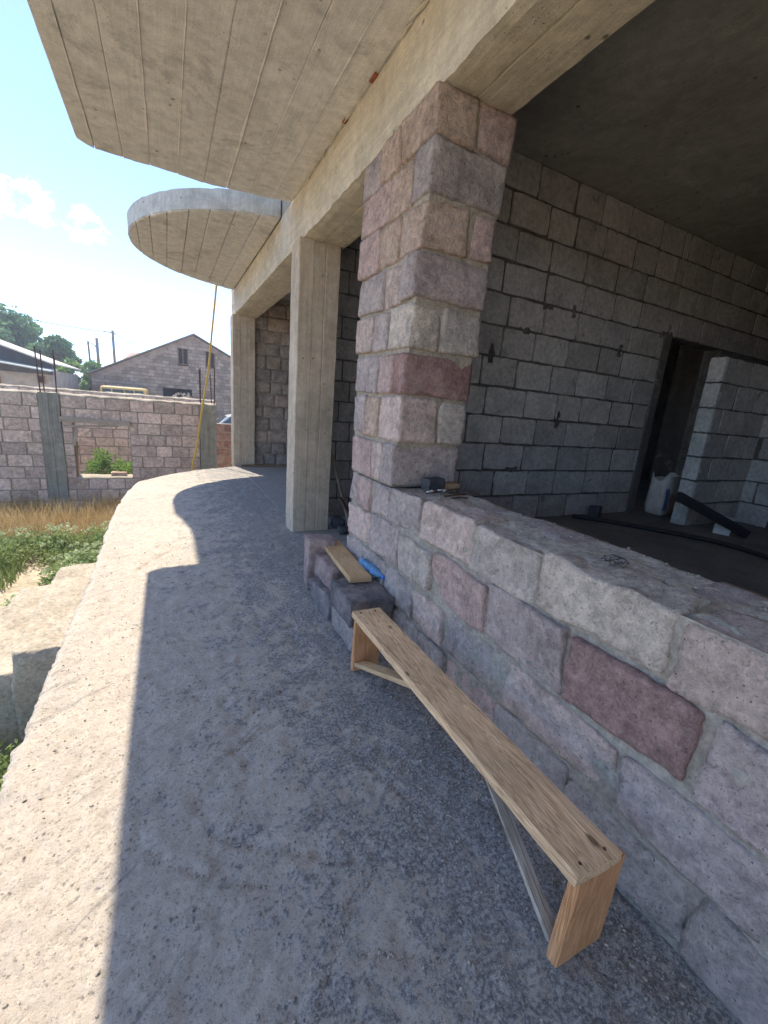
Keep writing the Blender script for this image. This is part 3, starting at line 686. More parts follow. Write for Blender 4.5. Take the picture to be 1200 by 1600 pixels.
# torn joint between soffit and beam, with bits of red brick
V = []; F = []
yy = .8
while yy < 5.1:
    L = rng.uniform(.06, .24)
    if rng.random() < .6:
        s = rng.uniform(.004, .011); mb = MB()
        mb.tube([(1.276-.3+rng.uniform(-.012, .01), yy+L*q-1, 3.566-3.57+rng.uniform(-.012, .006)) for q in (0, .33, .66, 1)], [s*.5, s, s*.9, s*.4], 5, 0); mb.build('grout_lump', M['beam'], ca)
    yy += L*rng.uniform(.7, 1.3)
M['brick_red'] = mat_plain('brick_red', (.27, .09, .05), .9, .3, 40)
for (yy, L) in ((1.95, .10), (2.28, .05), (3.02, .09), (3.55, .05)):
    mb = MB(); mb.box((1.262-.3, yy-1, 3.555-3.57), (1.286-.3, yy+L-1, 3.565-3.57)); mb.build('brick_chip', M['brick_red'], ca)

cb = thing('round_canopy', 'semicircular concrete canopy with pale rim over the far rounded end of the porch', 'canopy', (.6, 7.75, 3.57), 'cantilevered concrete canopies over the porch')
CXc, CYc, RC = 1.70, 7.75, 2.10
def half(x): return math.sqrt(max(0, (RC-.004)**2-(x-CXc)**2))
ry0 = lambda x: CYc-half(x); ry1 = lambda x: CYc+half(x)
js = [-.393, -.27, -.105, .09, .32, .54, .80, 1.06, 1.284]
for k, (a, b) in enumerate(zip(js, js[1:])): soffit_strip(cb, a+.004, b-.004, ry0, ry1, 3.57, M['slab'], 60, seed=20+k, groove_=.006)
ra = math.acos((1.284-CXc)/RC); arc = [(CXc+RC*math.cos(t), CYc+RC*math.sin(t)) for t in np.linspace(ra, 2*math.pi-ra, 110)]
slab_body(cb, arc, 3.588, 3.80, M['rim'], 'rim', 6, .006, .012)

# upper storey: front wall and the larger round slab that shades the far end of the porch
us = thing('upper_storey', 'upper front wall with a projecting rounded slab above the porch canopies', 'upper storey', (1.45, 6, 3.80))
box_part(us, 'upper_wall', (1.40, -4.2, 3.81), (1.70, 10.1, 6.40), M['rim'])
slab_body(us, [(1.75, 6.36), (1.75, 11.0), (1.3, 11.0), (.3, 10.6), (-.31, 10.1), (-.58, 9.5), (-.68, 9.1), (-.72, 8.75), (-.71, 8.3), (-.63, 7.90), (-.56, 7.5), (-.546, 7.2), (-.546, 6.36)], 6.40, 6.60, M['rim'], 'rounded_slab', 4, .004, .004)

# ------------------------------------------------------------------ bench
be = thing('wooden_bench', 'long low plank bench with braced end boards on the porch floor', 'bench', (.985, 1.23, 0))
def plank(parent, name, size, loc, mat, rot=(0, 0, 0), seed=1, jit=.003, r=.004, seg=None, amp=.0015):
    V, F = rock(size, seg or tuple(max(3, min(60, int(s/.022))) for s in size), r, jit, amp*1.6, 6, .0012, seed)
    return link(name, mesh(name, V, F, mat, smooth=False), parent, loc=loc, rot=rot)
plank(be, 'seat', (.178, 1.53, .038), (0, .005, .343), M['bench_wood'], seed=5)
plank(be, 'leg', (.19, .036, .326), (.028, -.735, .163), M['leg_wood'], (0, R(2), 0), 6)
plank(be, 'leg', (.165, .034, .326), (.0, .735, .163), M['leg_wood'], (0, 0, 0), 7)
def strut(parent, name, p, q, wd, th, mat):
    p, q = Vector(p), Vector(q); d = q-p; V, F = rock((wd, d.length, th), (2, 10, 2), .003, .003, .001, 6, 0, 8)
    o = link(name, mesh(name, V, F, mat), parent, loc=(p+q)/2); o.rotation_euler = d.to_track_quat('Y', 'Z').to_euler(); return o
strut(be, 'brace', (-.045, -.715, .05), (-.035, -.33, .32), .045, .016, M['grey_wood_y'])
strut(be, 'brace', (-.045, .715, .05), (-.02, .10, .315), .075, .022, M['fresh_wood'])
for (x, yy) in ((-.05, -.735), (.05, -.735), (-.05, .735), (.04, .735)):
    mb = MB(); mb.tube([(x, yy, .360), (x, yy, .3645)], .005, 8); mb.build('nail', M['rust'], be)

# ------------------------------------------------------------------ loose blocks, plank, bottle by the pillar
def loose(lo, hi, col, label, rot=0., mat='tuff'):
    SEED[0] += 1; s = [hi[i]-lo[i] for i in range(3)]; V, F = rock(s, [max(4, int(v/.015)) for v in s], .008, .012, .009, 9, .005, SEED[0])
    o = link('tuff_block', mesh('tuff_block', V, F, M[mat], smooth=True), None, loc=[(hi[i]+lo[i])/2 for i in range(3)], rot=(0, 0, rot), color=col)
    return tag(o, label, 'stone block', 'loose tuff blocks stacked beside the pillar')
loose((.965, 3.06, -.005), (1.205, 3.27, .425), (.30, .235, .235), 'upright pinkish block standing beyond the others in the stack beside the pillar', R(-8))
loose((.955, 2.57, -.005), (1.25, 2.97, .160), (.20, .185, .20), 'dark grey lower block under the pinkish one in the stack beside the pillar', R(2))
loose((1.00, 2.68, .163), (1.262, 3.03, .335), (.275, .215, .22), 'pinkish grey pitted block lying under the far end of the short plank', R(3))
loose((.955, 2.10, -.005), (1.225, 2.47, .155), (.30, .27, .275), 'pale lilac block at floor level nearest the bench', R(2))
loose((.962, 2.16, .158), (1.264, 2.53, .326), (.135, .13, .145), 'dark charcoal block on top of the pale lilac one carrying the short plank', R(0))
pk = thing('short_plank', 'short fresh yellow plank lying across the stacked tuff blocks', 'plank', (1.155, 2.80, .358))
plank(pk, 'board', (.155, .78, .040), (0, 0, 0), M['fresh_wood'], (R(.6), 0, R(-3.5)), 21)
t_ = NT('blue_plastic'); t_.b.inputs['Base Color'].default_value = (.25, .55, .85, 1); t_.b.inputs['Roughness'].default_value = .15; t_.b.inputs['Transmission Weight'].default_value = .7; t_.b.inputs['IOR'].default_value = 1.35; M['blue'] = t_.m
M['cap'] = mat_plain('bottle_cap', (.05, .17, .55), .4, .05)
bt = thing('plastic_bottle', 'small crumpled light blue plastic bottle lying between plank and wall', 'bottle', (1.262, 2.515, .376), rot=(R(90), 0, R(4)))
pr = [(0, -.17), (.026, -.168), (.034, -.155), (.033, -.10), (.030, -.08), (.034, -.06), (.034, -.01), (.030, .005), (.034, .03), (.032, .065), (.022, .105), (.012, .13), (.012, .15)]
V = []; F = []; n = 18
for i, (r_, z) in enumerate(pr):
    for k in range(n):
        a = 2*math.pi*k/n; q = 1+.10*n1((math.cos(a), math.sin(a), z*20), 1.4, 3); V.append((r_*q*math.cos(a), r_*q*math.sin(a), z))
for i in range(len(pr)-1):
    for k in range(n): F.append((i*n+k, i*n+(k+1) % n, (i+1)*n+(k+1) % n, (i+1)*n+k))
link('bottle_body', mesh('bottle_body', V, F, M['blue'], smooth=True), bt)
mb = MB(); mb.tube([(0, 0, .143), (0, 0, .168)], .0145, 14); mb.build('cap', M['cap'], bt)

# ------------------------------------------------------------------ small things on the wall top
M['dark_stone'] = mat_plain('dark_stone', (.065, .07, .08), .8, .3, 30)
V, F = rock((.15, .085, .075), (8, 5, 4), .008, .004, .003, 12, .001, 51)
tag(link('dark_brick', mesh('dark_brick', V, F, M['dark_stone']), loc=(1.53, 2.265, 1.045), rot=(0, 0, R(12))), 'small dark grey brick at the foot of the pillar on the wall', 'brick')
V, F = rock((.11, .07, .045), (6, 4, 3), .008, .005, .004, 12, .001, 52)
tag(link('stone_chip', mesh('stone_chip', V, F, M['brown_wood']), loc=(1.665, 2.25, 1.03), rot=(0, 0, R(-8))), 'flat brown stone chip beside the dark brick on the wall', 'stone chip')
sticks = [((1.39, 2.12, 1.012), (1.70, 2.20, 1.022), .004, 'longest thin rusty rod lying below the dark brick on the wall'), ((1.48, 2.05, 1.008), (1.66, 2.075, 1.012), .005, 'short rusty rod among scraps on the wall top'),
          ((1.56, 2.12, 1.010), (1.76, 2.06, 1.012), .0045, 'rusty rod lying askew towards the inner edge of the wall'), ((1.50, 2.00, 1.008), (1.60, 1.975, 1.012), .006, 'stubby dark rod nearest the camera among the rods')]
for a, b, r_, lab in sticks:
    mb = MB(); c = (Vector(a)+Vector(b))/2; mb.tube([Vector(a)-c, Vector((0, 0, .003)), Vector(b)-c], r_, 6); tag(mb.build('steel_rod', M['rust'], loc=c), lab, 'rod', 'rusty rods on the wall top')
M['white_scrap'] = mat_plain('white_scrap', (.7, .69, .66), .7, .1)
for (x, yy, rz, lab) in ((1.44, 2.15, 20, 'white plaster scrap left of the dark brick'), (1.535, 2.165, -15, 'white plaster scrap right under the dark brick')):
    V, F = rock((.055, .02, .012), (5, 3, 2), .004, .004, .004, 20, 0, int(x*100)); tag(link('plaster_scrap', mesh('plaster_scrap', V, F, M['white_scrap']), loc=(x, yy, 1.018), rot=(0, 0, R(rz))), lab, 'scrap', 'white scraps on the wall top')
mb = MB()
for k in range(7):
    a0 = rng.uniform(0, 6.3); rr = rng.uniform(.015, .05); pts = [(rr*math.cos(a0+q*.7)+rng.uniform(-.01, .01), rr*math.sin(a0+q*.7), .004+.022*abs(math.sin(q*1.3+k))) for q in range(6)]
    mb.tube(pts, .0016, 4)
tag(mb.build('wire_tangle', M['dark_stone'], loc=(1.455, .905, 1.006)), 'tangle of dark tie wire lying on the wall top', 'wire')
V = []; F = []
for _ in range(420):
    x = rng.uniform(1.36, 1.72); yy = rng.uniform(.1, 2.2); pebble(x, yy, .0015+.006*rng.random()**3, 1.0+.01*n1((x, yy, 1), 4, 3))
struct(link('crumbs', mesh('crumbs', V, F, M['gravel'])), 'stuff', 'crumbs of stone and mortar on the wall top')

# ------------------------------------------------------------------ inside the dark room
sk = thing('cement_sack', 'open printed sack with a blue stripe standing in the dark doorway', 'sack', (5.46, 3.0, .48))
V = []; F = []; n = 26; prof = [(.0, .70), (.02, .92), (.10, 1.04), (.22, 1.02), (.32, .97), (.40, .95), (.455, .96), (.475, .93)]
for i, (z, s) in enumerate(prof):
    for k in range(n):
        a = 2*math.pi*k/n; q = 1+.06*n1((math.cos(a), math.sin(a), z*4), 1.6, 4); ex = .5
        cx_, sx_ = math.cos(a), math.sin(a); zz = z+(.035*math.sin(3*a+1)+.02*math.cos(5*a) if i >= 6 else 0)
        V.append((.17*s*q*math.copysign(abs(cx_)**ex, cx_), .12*s*q*math.copysign(abs(sx_)**ex, sx_), zz))
for i in range(len(prof)-1):
    for k in range(n): F.append((i*n+k, i*n+(k+1) % n, (i+1)*n+(k+1) % n, (i+1)*n+k))
F.append(tuple(range(n))[::-1])
t_ = NT('sack_print'); p_ = t_.obj(); X_ = t_.sx(p_, 0); Z_ = t_.sx(p_, 2); nn_ = t_.noise(p_, 9, 4, .6)
c_ = t_.mix(t_.mr(nn_, .3, .7), (.78, .75, .70), (.62, .58, .54))
bl_ = t_.ma('MULTIPLY', t_.mr(t_.ma('ABSOLUTE', t_.ma('ADD', X_, .105)), .034, .026), t_.ma('MULTIPLY', t_.mr(Z_, .06, .09), t_.mr(Z_, .36, .32))); c_ = t_.mix(bl_, c_, (.10, .16, .33))
od_ = t_.ma('MULTIPLY', t_.mr(t_.ma('ADD', X_, t_.ma('MULTIPLY', nn_, .10)), -.03, .02), t_.mr(Z_, .33, .25)); c_ = t_.mix(t_.ma('MULTIPLY', od_, .75), c_, (.50, .20, .10))
M['sack'] = t_.done(c_, t_.bump(nn_, .02), .7)
link('bag', mesh('bag', V, F, M['sack'], smooth=True), sk)
mb = MB(); pts = [(3.95, 3.05, .51), (4.25, 2.72, .505), (4.5, 2.3, .505), (4.66, 1.95, .505), (4.62, 1.6, .505), (4.5, 1.2, .505)]
def cr(pts, m=6):
    P = [Vector(p) for p in pts]; P = [P[0]]+P+[P[-1]]; out = []
    for i in range(1, len(P)-2):
        for k in range(m):
            t = k/m; a, b, c, d = P[i-1], P[i], P[i+1], P[i+2]
            out.append(.5*((2*b)+(c-a)*t+(2*a-5*b+4*c-d)*t*t+(3*b-a-3*c+d)*t**3))
    return out+[P[-2]]
o_ = Vector((4.4, 2.2, .5)); mb.tube([Vector(p)-o_ for p in cr(pts)], .022, 8); tag(mb.build('black_pipe', M['black_pipe'], smooth=True, loc=o_), 'long black pipe curving across the dark room floor', 'pipe')
mb = MB(); pts = [(4.15, 2.95, .50), (4.45, 2.45, .498), (4.62, 2.15, .498), (4.70, 1.85, .498)]; mb.tube([Vector(p)-o_ for p in cr(pts)], .014, 8)
tag(mb.build('brown_lath', M['brown_wood'], loc=o_), 'thin brown lath lying beside the black pipe', 'lath')
def beam_obj(name, p, q, wd, th, mat, label, cat):
    p, q = Vector(p), Vector(q); d = q-p; V, F = rock((wd, d.length, th), (2, 8, 2), .006, .004, .002, 6, 0, 77)
    o = link(name, mesh(name, V, F, mat), None, loc=(p+q)/2); o.rotation_euler = d.to_track_quat('Y', 'Z').to_euler(); return tag(o, label, cat)
beam_obj('dark_timber', (4.60, 2.38, .87), (5.35, 2.02, .52), .06, .09, M['black_pipe'], 'dark timber leaning against the pale end of the stub wall', 'timber')
V, F = rock((.22, .14, .17), (5, 4, 4), .012, .008, .004, 9, 0, 31); tag(link('white_block', mesh('white_block', V, F, M['white_scrap']), loc=(5.30, 2.22, .565), rot=(0, 0, R(20)), color=(.6, .59, .56)), 'pale cut block lying on the room floor beside the leaning timber', 'block')
V, F = rock((.10, .10, .15), (4, 4, 4), .012, .008, .004, 9, 0, 32); tag(link('dark_block', mesh('dark_block', V, F, M['dark_stone']), loc=(4.22, 2.98, .555), rot=(0, 0, R(20))), 'small black block standing at the foot of the grey block wall', 'block')
# gap between pillar and column
beam_obj('leaning_batten', (1.78, 4.95, .95), (2.0, 4.72, .02), .045, .03, M['grey_wood_y'], 'grey batten leaning in the gap between pillar and concrete column', 'batten')
beam_obj('leaning_stick', (1.80, 4.6, .42), (1.99, 4.35, .02), .05, .025, M['rust'], 'short dark stick leaning among the rubble behind the concrete column', 'stick')
for k, (x, yy, s) in enumerate(((1.86, 4.75, .16), (1.98, 4.62, .12), (1.82, 4.5, .11))):
    V, F = rock((s, s*.9, s*.75), (5, 5, 5), .03, .03, .02, 9, .004, 40+k); tag(link('rubble_lump', mesh('rubble_lump', V, F, M['dark_stone'], smooth=True), loc=(x, yy, s*.36)), ['largest dark rubble lump at the foot of the partition behind the column', 'middle dark rubble lump beside the leaning batten', 'smallest dark rubble lump nearest the pillar'][k], 'rubble', 'rubble behind the concrete column')
beam_obj('far_threshold_board', (1.4, 9.55, .025), (3.2, 9.62, .03), .05, .05, M['brown_wood'], 'dark board lying along the foot of the rough end wall', 'board')

# bent yellow plastic pipe beyond the porch end
pts = [(.30, 10.1, -1.13), (.432, 10.1, -.132), (.534, 10.1, .322), (.641, 10.1, 1.016), (.802, 10.1, 1.959), (.892, 10.1, 2.736), (.921, 10.1, 2.99), (.994, 10.1, 3.636), (1.03, 10.1, 3.95)]
o_ = Vector((.6, 10.1, -1.1)); mb = MB(); mb.tube([Vector(p)-o_ for p in cr(pts)], .019, 8); tag(mb.build('yellow_pipe', M['hose'], smooth=True, loc=o_), 'thin bent yellow plastic pipe rising past the far edge of the porch', 'pipe')

# ------------------------------------------------------------------ half-built yard walls
YB = [(.50, .395, .345), (.46, .365, .325), (.54, .435, .385), (.43, .345, .31), (.50, .41, .36)]
YW = 10.6
yw = thing('yard_wall', 'half built pinkish block wall with a window opening, beyond the weeds', 'wall', (-1.5, YW, GZ))
for (a, b, hl) in ((-5.6, -2.25, ()), (-1.91, .64, ((-1.74, -.74, -.43, .70),))):
    masonry(yw, 'y', YW, a, b, GZ, 1.235, M['tuff_yard'], M['mortar_yard'], YB, bl=.40, bh=.238, thick=.33, holes=hl, joint=.016, proud=.012, uneven=.12)
for (a, b, zt) in ((-2.25, -1.91, 1.27), (.64, 1.00, 1.24)):
    V, F = board_prism([(a+.004, YW-.03), (a+(b-a)*.48, YW-.028), (a+(b-a)*.5, YW-.02), (b-.004, YW-.03), (b-.002, YW+.35), (a+.002, YW+.35)], GZ-.1, zt, 20, .012, a)
    c = link('concrete_post', mesh('concrete_post', [(v[0]+1.5, v[1]-YW, v[2]-GZ) for v in V], F, M['yard_column']), yw)
    for k in range(4):
        x = a+(.05 if k % 2 == 0 else b-a-.06)+rng.uniform(-.02, .02); yy = YW+(.03 if k < 2 else .26); h = zt+rng.uniform(.55, .86)
        mb = MB(); mb.tube([(x+1.5, yy-YW, zt-GZ-.1), (x+1.5+rng.uniform(-.03, .03), yy-YW, h-GZ)], .012, 6); mb.build('rebar', M['rust'], c)
# cement crust along the top, window sill, lintel board, splintered frame boards
def crust(th, name, x0, x1, y0, y1, z, mat, amp=.02):
    pl = th.location; nx_ = max(3, int((x1-x0)/.06)); V = []; F = []
    for j, (yy, dz) in enumerate(((y0-.012, -.03), (y0-.012, 0), (y0+.02, .022), ((y0+y1)/2, .03), (y1-.02, .022), (y1+.012, -.03))):
        for i in range(nx_+1):
            x = x0+(x1-x0)*i/nx_; V.append((x-pl.x, yy+n1((x, yy, 0), 5)*.015-pl.y, z+dz+n1((x, yy, 0), 3.5)*amp+n1((x, yy, 0), 11)*amp*.5-pl.z))
    for j in range(5):
        for i in range(nx_): a = j*(nx_+1)+i; F.append((a, a+1, a+nx_+2, a+nx_+1))
    return link(name, mesh(name, V, F, mat), th)
crust(yw, 'cement_crust', -5.6, 1.0, YW, YW+.33, 1.25, M['pale_step'], .025)
crust(yw, 'window_sill', -1.74, -.74, YW, YW+.33, -.425, M['pale_step'], .012)
plank(yw, 'lintel_board', (1.22, .05, .10), (-1.33+1.5, -.045, .76-GZ), M['grey_wood'], (0, R(2.0), 0), 71)
plank(yw, 'lintel_board', (.95, .03, .05), (-1.40+1.5, -.035, .66-GZ), M['grey_wood'], (0, R(-3.5), 0), 72)
plank(yw, 'frame_board', (.075, .05, .75), (-1.74+1.5, .04, -.05-GZ), M['brown_wood'], (0, R(3), 0), 73)
plank(yw, 'frame_board', (.06, .04, .34), (-1.70+1.5, -.03, .42-GZ), M['grey_wood'], (0, R(12), 0), 74)
plank(yw, 'frame_board', (.19, .04, .035), (-1.48+1.5, .02, .53-GZ), M['pale_step'], (0, R(-42), 0), 75)
yb = thing('rear_yard_wall', 'second pinkish block wall behind, seen through the window opening', 'wall', (-2, 14.2, GZ))
masonry(yb, 'y', 14.2, -7.2, 1.3, GZ, 1.285, M['tuff_yard'], M['mortar_yard'], YB, bl=.40, bh=.2435, thick=.3, joint=.018, proud=.012, uneven=.12, ulim=(-5.4, 1.3))
crust(yb, 'cement_crust', -7.2, 1.3, 14.2, 14.5, 1.29, M['pale_step'], .03)
for nm, sx_ in (('side_yard_wall', -5.6),):
    ys_ = thing(nm, 'block wall joining the two yard walls at their left end', 'wall', (sx_, 12.5, GZ)); box_part(ys_, 'wall_face', (sx_-.3, 10.94, GZ), (sx_, 14.19, 1.23), M['mortar_yard'])
rw = thing('red_block_wall', 'low reddish block wall just left of the far column', 'wall', (2, 13, GZ))
masonry(rw, 'y', 13.0, 1.12, 3.4, GZ, .69, M['tuff_yard'], M['mortar_yard'], [(.22, .13, .11), (.25, .155, .13)], bl=.40, bh=.23, thick=.25, joint=.03)
for (x, yy, s, lab) in ((-3.95, 10.78, .10, 'pale stone lying on the yard wall top far left'), (-1.0, 10.78, .12, 'flat stone lying on the window sill of the yard wall')):
    V, F = rock((s*2.4, s*1.5, s*.6), (6, 5, 3), .02, .02, .01, 8, 0, int(s*100)); tag(link('loose_stone', mesh('loose_stone', V, F, M['tuff_yard']), loc=(x, yy, 1.31 if s < .11 else -.36), color=(.40, .30, .25)), lab, 'stone')

# ------------------------------------------------------------------ grey gable building behind
gb = thing('gable_building', 'grey block building with a low pitched gable and dark window openings', 'building', (1.6, 30, GZ))
APX, APZ, EL, EZ, ER, ERZ = 1.6, 4.82, -3.82, 2.02, 7.3, 2.02
def gclip(za, zb):
    zt = zb
    if zt <= EZ: return (EL, ER)
    t = (zt-EZ)/(APZ-EZ)
    return (EL+(APX-EL)*t, ER+(APX-ER)*t) if t < 1 else (0, -1)
wins = [(.69, 1.26, 3.09, 4.07), (2.24, 2.80, 3.05, 4.1), (-.2, 1.42, .78, 1.67)]
st_ = masonry(gb, 'y', 30, EL, ER, GZ, 4.82, M['gable_block'], M['mortar_dark'], [(.3, .3, .3)], bl=.42, bh=.199, thick=.25, joint=.022, proud=.016, holes=wins, objects=False, clip=gclip, core='wall_core')
GM = [mat_plain('gable_block_'+n_, c_, .95, .2, 3) for n_, c_ in (('grey', (.285, .235, .205)), ('pale', (.335, .28, .245)), ('dark', (.225, .185, .165)))]
struct(st_.build('facade_blocks', GM, gb), 'stuff')
mb = MB()
def gz(z): return z-GZ
for (xa, za, xb, zb) in ((EL-.25, EZ-.03, APX, APZ+.09), (APX, APZ+.09, ER+.25, ERZ-.03)):
    mb.hexa([(xa-1.6, -.22, gz(za)), (xb-1.6, -.22, gz(zb)), (xb-1.6, 12, gz(zb)), (xa-1.6, 12, gz(za)), (xa-1.6, -.22, gz(za)+.07), (xb-1.6, -.22, gz(zb)+.07), (xb-1.6, 12, gz(zb)+.07), (xa-1.6, 12, gz(za)+.07)])
M['sheet'] = mat_plain('grey_roof_sheet', (.22, .215, .21), .7, .15, 2); mb.build('roof', M['sheet'], gb)
mb = MB(); mb.box((EL+.02-1.6, .26, 0), (EL+.27-1.6, 11.8, gz(EZ))); mb.box((ER-.27-1.6, .26, 0), (ER-.02-1.6, 11.8, gz(EZ))); mb.build('side_wall', M['mortar_yard'], gb)
mb = MB(); mb.box((-.9-1.6, 3, 0), (4.2-1.6, 3.1, gz(3.3))); mb.box((.5-1.6, 3.01, gz(3.3)), (2.9-1.6, 3.09, gz(4.05))); mb.build('dark_backing', M['dark'], gb)  # black panel behind the openings, painting the building's dark inside
mb = MB()
for (xa, za, xb, zb) in ((EL, EZ, APX, APZ), (APX, APZ, ER, ERZ)):
    mb.hexa([(xa-1.6, -.012, gz(za)-.30), (xb-1.6, -.012, gz(zb)-.30), (xb-1.6, .2, gz(zb)-.30), (xa-1.6, .2, gz(za)-.30), (xa-1.6, -.012, gz(za)+.03), (xb-1.6, -.012, gz(zb)+.08), (xb-1.6, .2, gz(zb)+.08), (xa-1.6, .2, gz(za)+.03)])
mb.build('rake_course', GM[0], gb)
for (a, b, za, zb) in wins[:2]:
    f = MB()
    for q in ((a, za, a+.05, zb), (b-.05, za, b, zb), (a, zb-.05, b, zb), (a, za, b, za+.05), ((a+b)/2-.02, za, (a+b)/2+.02, zb)): f.box((q[0]-1.6, .08, gz(q[1])), (q[2]-1.6, .14, gz(q[3])))
    fo = f.build('window', M['brown_wood'], gb); p = MB(); p.box((a+.04-1.6, .105, gz(za)+.04), (b-.04-1.6, .115, gz(zb)-.04)); p.build('pane', M['dark'], fo)
V = []; F = []
fw_ = MB()
for k in range(60):
    x = rng.uniform(.35, 1.4); z = rng.uniform(.75, 1.45-.2*abs(x-1)); fw_.tube([(x-1.6, .04, gz(z)), (x-1.6+rng.uniform(-.15, .15), .45, gz(z)+rng.uniform(-.1, .1))], rng.uniform(.04, .08), 6)
M['log_ends'] = mat_plain('log_ends', (.55, .45, .36), .9, .35, 6)
struct(fw_.build('firewood', M['log_ends'], gb), 'stuff', 'split firewood piled inside the low opening')

# ------------------------------------------------------------------ pale roofed house on the far left
lh = thing('pale_roofed_house', 'grey house with two tiers of pale sheet roof at the left edge', 'house', (-7, 24, GZ))
M['pale_sheet'] = mat_plain('pale_roof_sheet', (.60, .58, .54), .5, .06, 3); M['blue_sheet'] = mat_plain('bluish_roof_sheet', (.52, .58, .60), .5, .06, 3)
M['render'] = mat_plain('grey_render', (.36, .33, .31), .9, .2, 2); M['gable_dark'] = mat_plain('dark_fascia', (.09, .10, .12), .8, .2, 2)  # last one: dark slate colour of the gable board
def hx(p): return (p[0]+7, p[1]-24, p[2]-GZ)
def quad_slab(name, P, t, mat, parent):
    mb = MB(); mb.hexa([hx(p) for p in P]+[hx((p[0], p[1], p[2]+t)) for p in P]); return mb.build(name, mat, parent)
quad_slab('roof', [(-9.6, 23.7, 3.95), (-4.42, 23.7, 2.20), (-4.42, 31, 2.20), (-9.6, 31, 3.95)], .06, M['pale_sheet'], lh)
quad_slab('roof', [(-14.6, 23.7, 2.20), (-9.61, 23.7, 3.95), (-9.61, 31, 3.95), (-14.6, 31, 2.20)], .06, M['pale_sheet'], lh)
for P in ([(-4.5, 24.0), (-4.5, 31)],):
    mb = MB(); v = [(-9.6, 3.93), (-4.52, 2.21), (-4.52, 1.75), (-9.6, 1.75)]; mb.hexa([hx((a, 24.3, b)) for a, b in v]+[hx((a, 24.5, b)) for a, b in v]); mb.build('gable_board', M['gable_dark'], lh)
quad_slab('porch_roof', [(-9.6, 23.1, 2.45), (-4.38, 23.1, 1.86), (-4.38, 24.6, 1.96), (-9.6, 24.6, 2.55)], .05, M['blue_sheet'], lh)
mb = MB(); mb.box(hx((-14.3, 24.32, GZ)), hx((-4.56, 30.8, 1.95))); mb.build('wall', M['render'], lh)
for (x, z, w_, h_) in ((-4.95, 1.52, .30, .36), (-6.6, 1.1, .5, .8), (-8.0, .9, .9, .9)):
    f = MB(); f.box(hx((x-w_/2, 24.27, z-h_/2)), hx((x+w_/2, 24.318, z+h_/2))); fo = f.build('window', M['brown_wood'], lh)
    f = MB(); f.box(hx((x-w_/2+.05, 24.255, z-h_/2+.05)), hx((x+w_/2-.05, 24.267, z+h_/2-.05))); f.build('pane', M['dark'], fo)
# far pinkish roof peeping over the gable
fh = thing('far_pink_roofed_house', 'distant house whose pinkish roof shows above the gable slope', 'house', (-2.2, 46, GZ))
M['pink_sheet'] = mat_plain('pink_roof', (.42, .30, .26), .8, .1, 2)
mb = MB(); mb.box((-1.1, 0, 0), (2.0, 5, 4.89)); mb.build('wall', M['render'], fh)
V = [(-1.25, -.3, 4.9), (2.3, -.3, 4.9), (2.3, 5.3, 4.9), (-1.25, 5.3, 4.9), (-.65, 1.6, 5.76), (1.3, 1.6, 6.05), (1.3, 3.4, 6.05), (-.65, 3.4, 5.76)]; mb = MB(); mb.hexa(V); mb.build('roof', M['pink_sheet'], fh)

# ------------------------------------------------------------------ vehicles
def wheel(parent, x, yy, z, r_, wd, ax='y'):
    mb = MB(); d = Vector((0, wd/2, 0)) if ax == 'y' else Vector((wd/2, 0, 0)); c = Vector((x, yy, z)); mb.tube([c-d, c+d], r_, 18); o = mb.build('wheel', M['black_pipe'], parent)
    mb = MB(); mb.tube([c-d*1.06, c+d*1.06], r_*.58, 14); mb.build('rim', M['steel'], o)
M['steel'] = mat_plain('steel', (.45, .45, .46), .35, .05, 5, .6)
M['yellow'] = mat_plain('yellow_paint', (.55, .40, .17), .45, .05, 4); M['silver'] = mat_plain('silver_paint', (.55, .57, .6), .3, .03, 4, .3)
t_ = NT('vehicle_glass'); t_.b.inputs['Base Color'].default_value = (.03, .06, .07, 1); t_.b.inputs['Roughness'].default_value = .06; t_.b.inputs['Specular IOR Level'].default_value = .6; M['glass'] = t_.m
vn = thing('yellow_van', 'yellow roofed van with dark windows showing above the yard wall', 'van', (-1.95, 25.5, GZ))
V = []; F = []
sec = [(-.98, .35), (-1.0, .9), (-1.0, 1.75), (-.985, 2.50), (-.95, 2.59), (-.85, 2.63), (.85, 2.63), (.95, 2.59), (.985, 2.50), (1.0, 1.75), (1.0, .9), (.98, .35)]
lv = [(0, .98), (.1, 1.), (4.4, 1.), (4.55, .97)]
for (yy, s) in lv:
    for (x, z) in sec: V.append((x*s, yy, .35+(z-.35)*(s if z > 1 else 1)))
n = len(sec)
for j in range(3):
    for i in range(n): a = j*n+i; c = j*n+(i+1) % n; F.append((a, c, c+n, a+n))
F.append(tuple(range(n))[::-1]); F.append(tuple(3*n+i for i in range(n)))
link('body', mesh('body', V, F, M['yellow']), vn)
for (a, b) in ((-.88, -.52), (-.46, .02), (.06, .44), (.50, .88)):
    mb = MB(); mb.box((a, -.022, 1.55), (b, .02, 2.49)); mb.build('window', M['glass'], vn)
for k in range(4):
    mb = MB(); mb.box((-1.012, .5+k*.98, 1.6), (-.985, 1.38+k*.98, 2.46)); mb.build('window', M['glass'], vn)
mb = MB(); mb.box((-.7, .3, 2.633), (.7, 4.2, 2.66)); mb.build('roof_panel', M['pale_sheet'], vn)
for x in (-.88, .88):
    for yy in (.9, 3.6): wheel(vn, x, yy, .36, .36, .22, 'x')
    mb = MB(); mb.box((x-.08, -.03, .95), (x+.08, .0, 1.25)); mb.build('tail_lamp', M['brick_red'], vn)
cr_ = thing('silver_car', 'silver car with tinted windows partly hidden behind the red block wall', 'car', (4.2, 25.2, GZ))
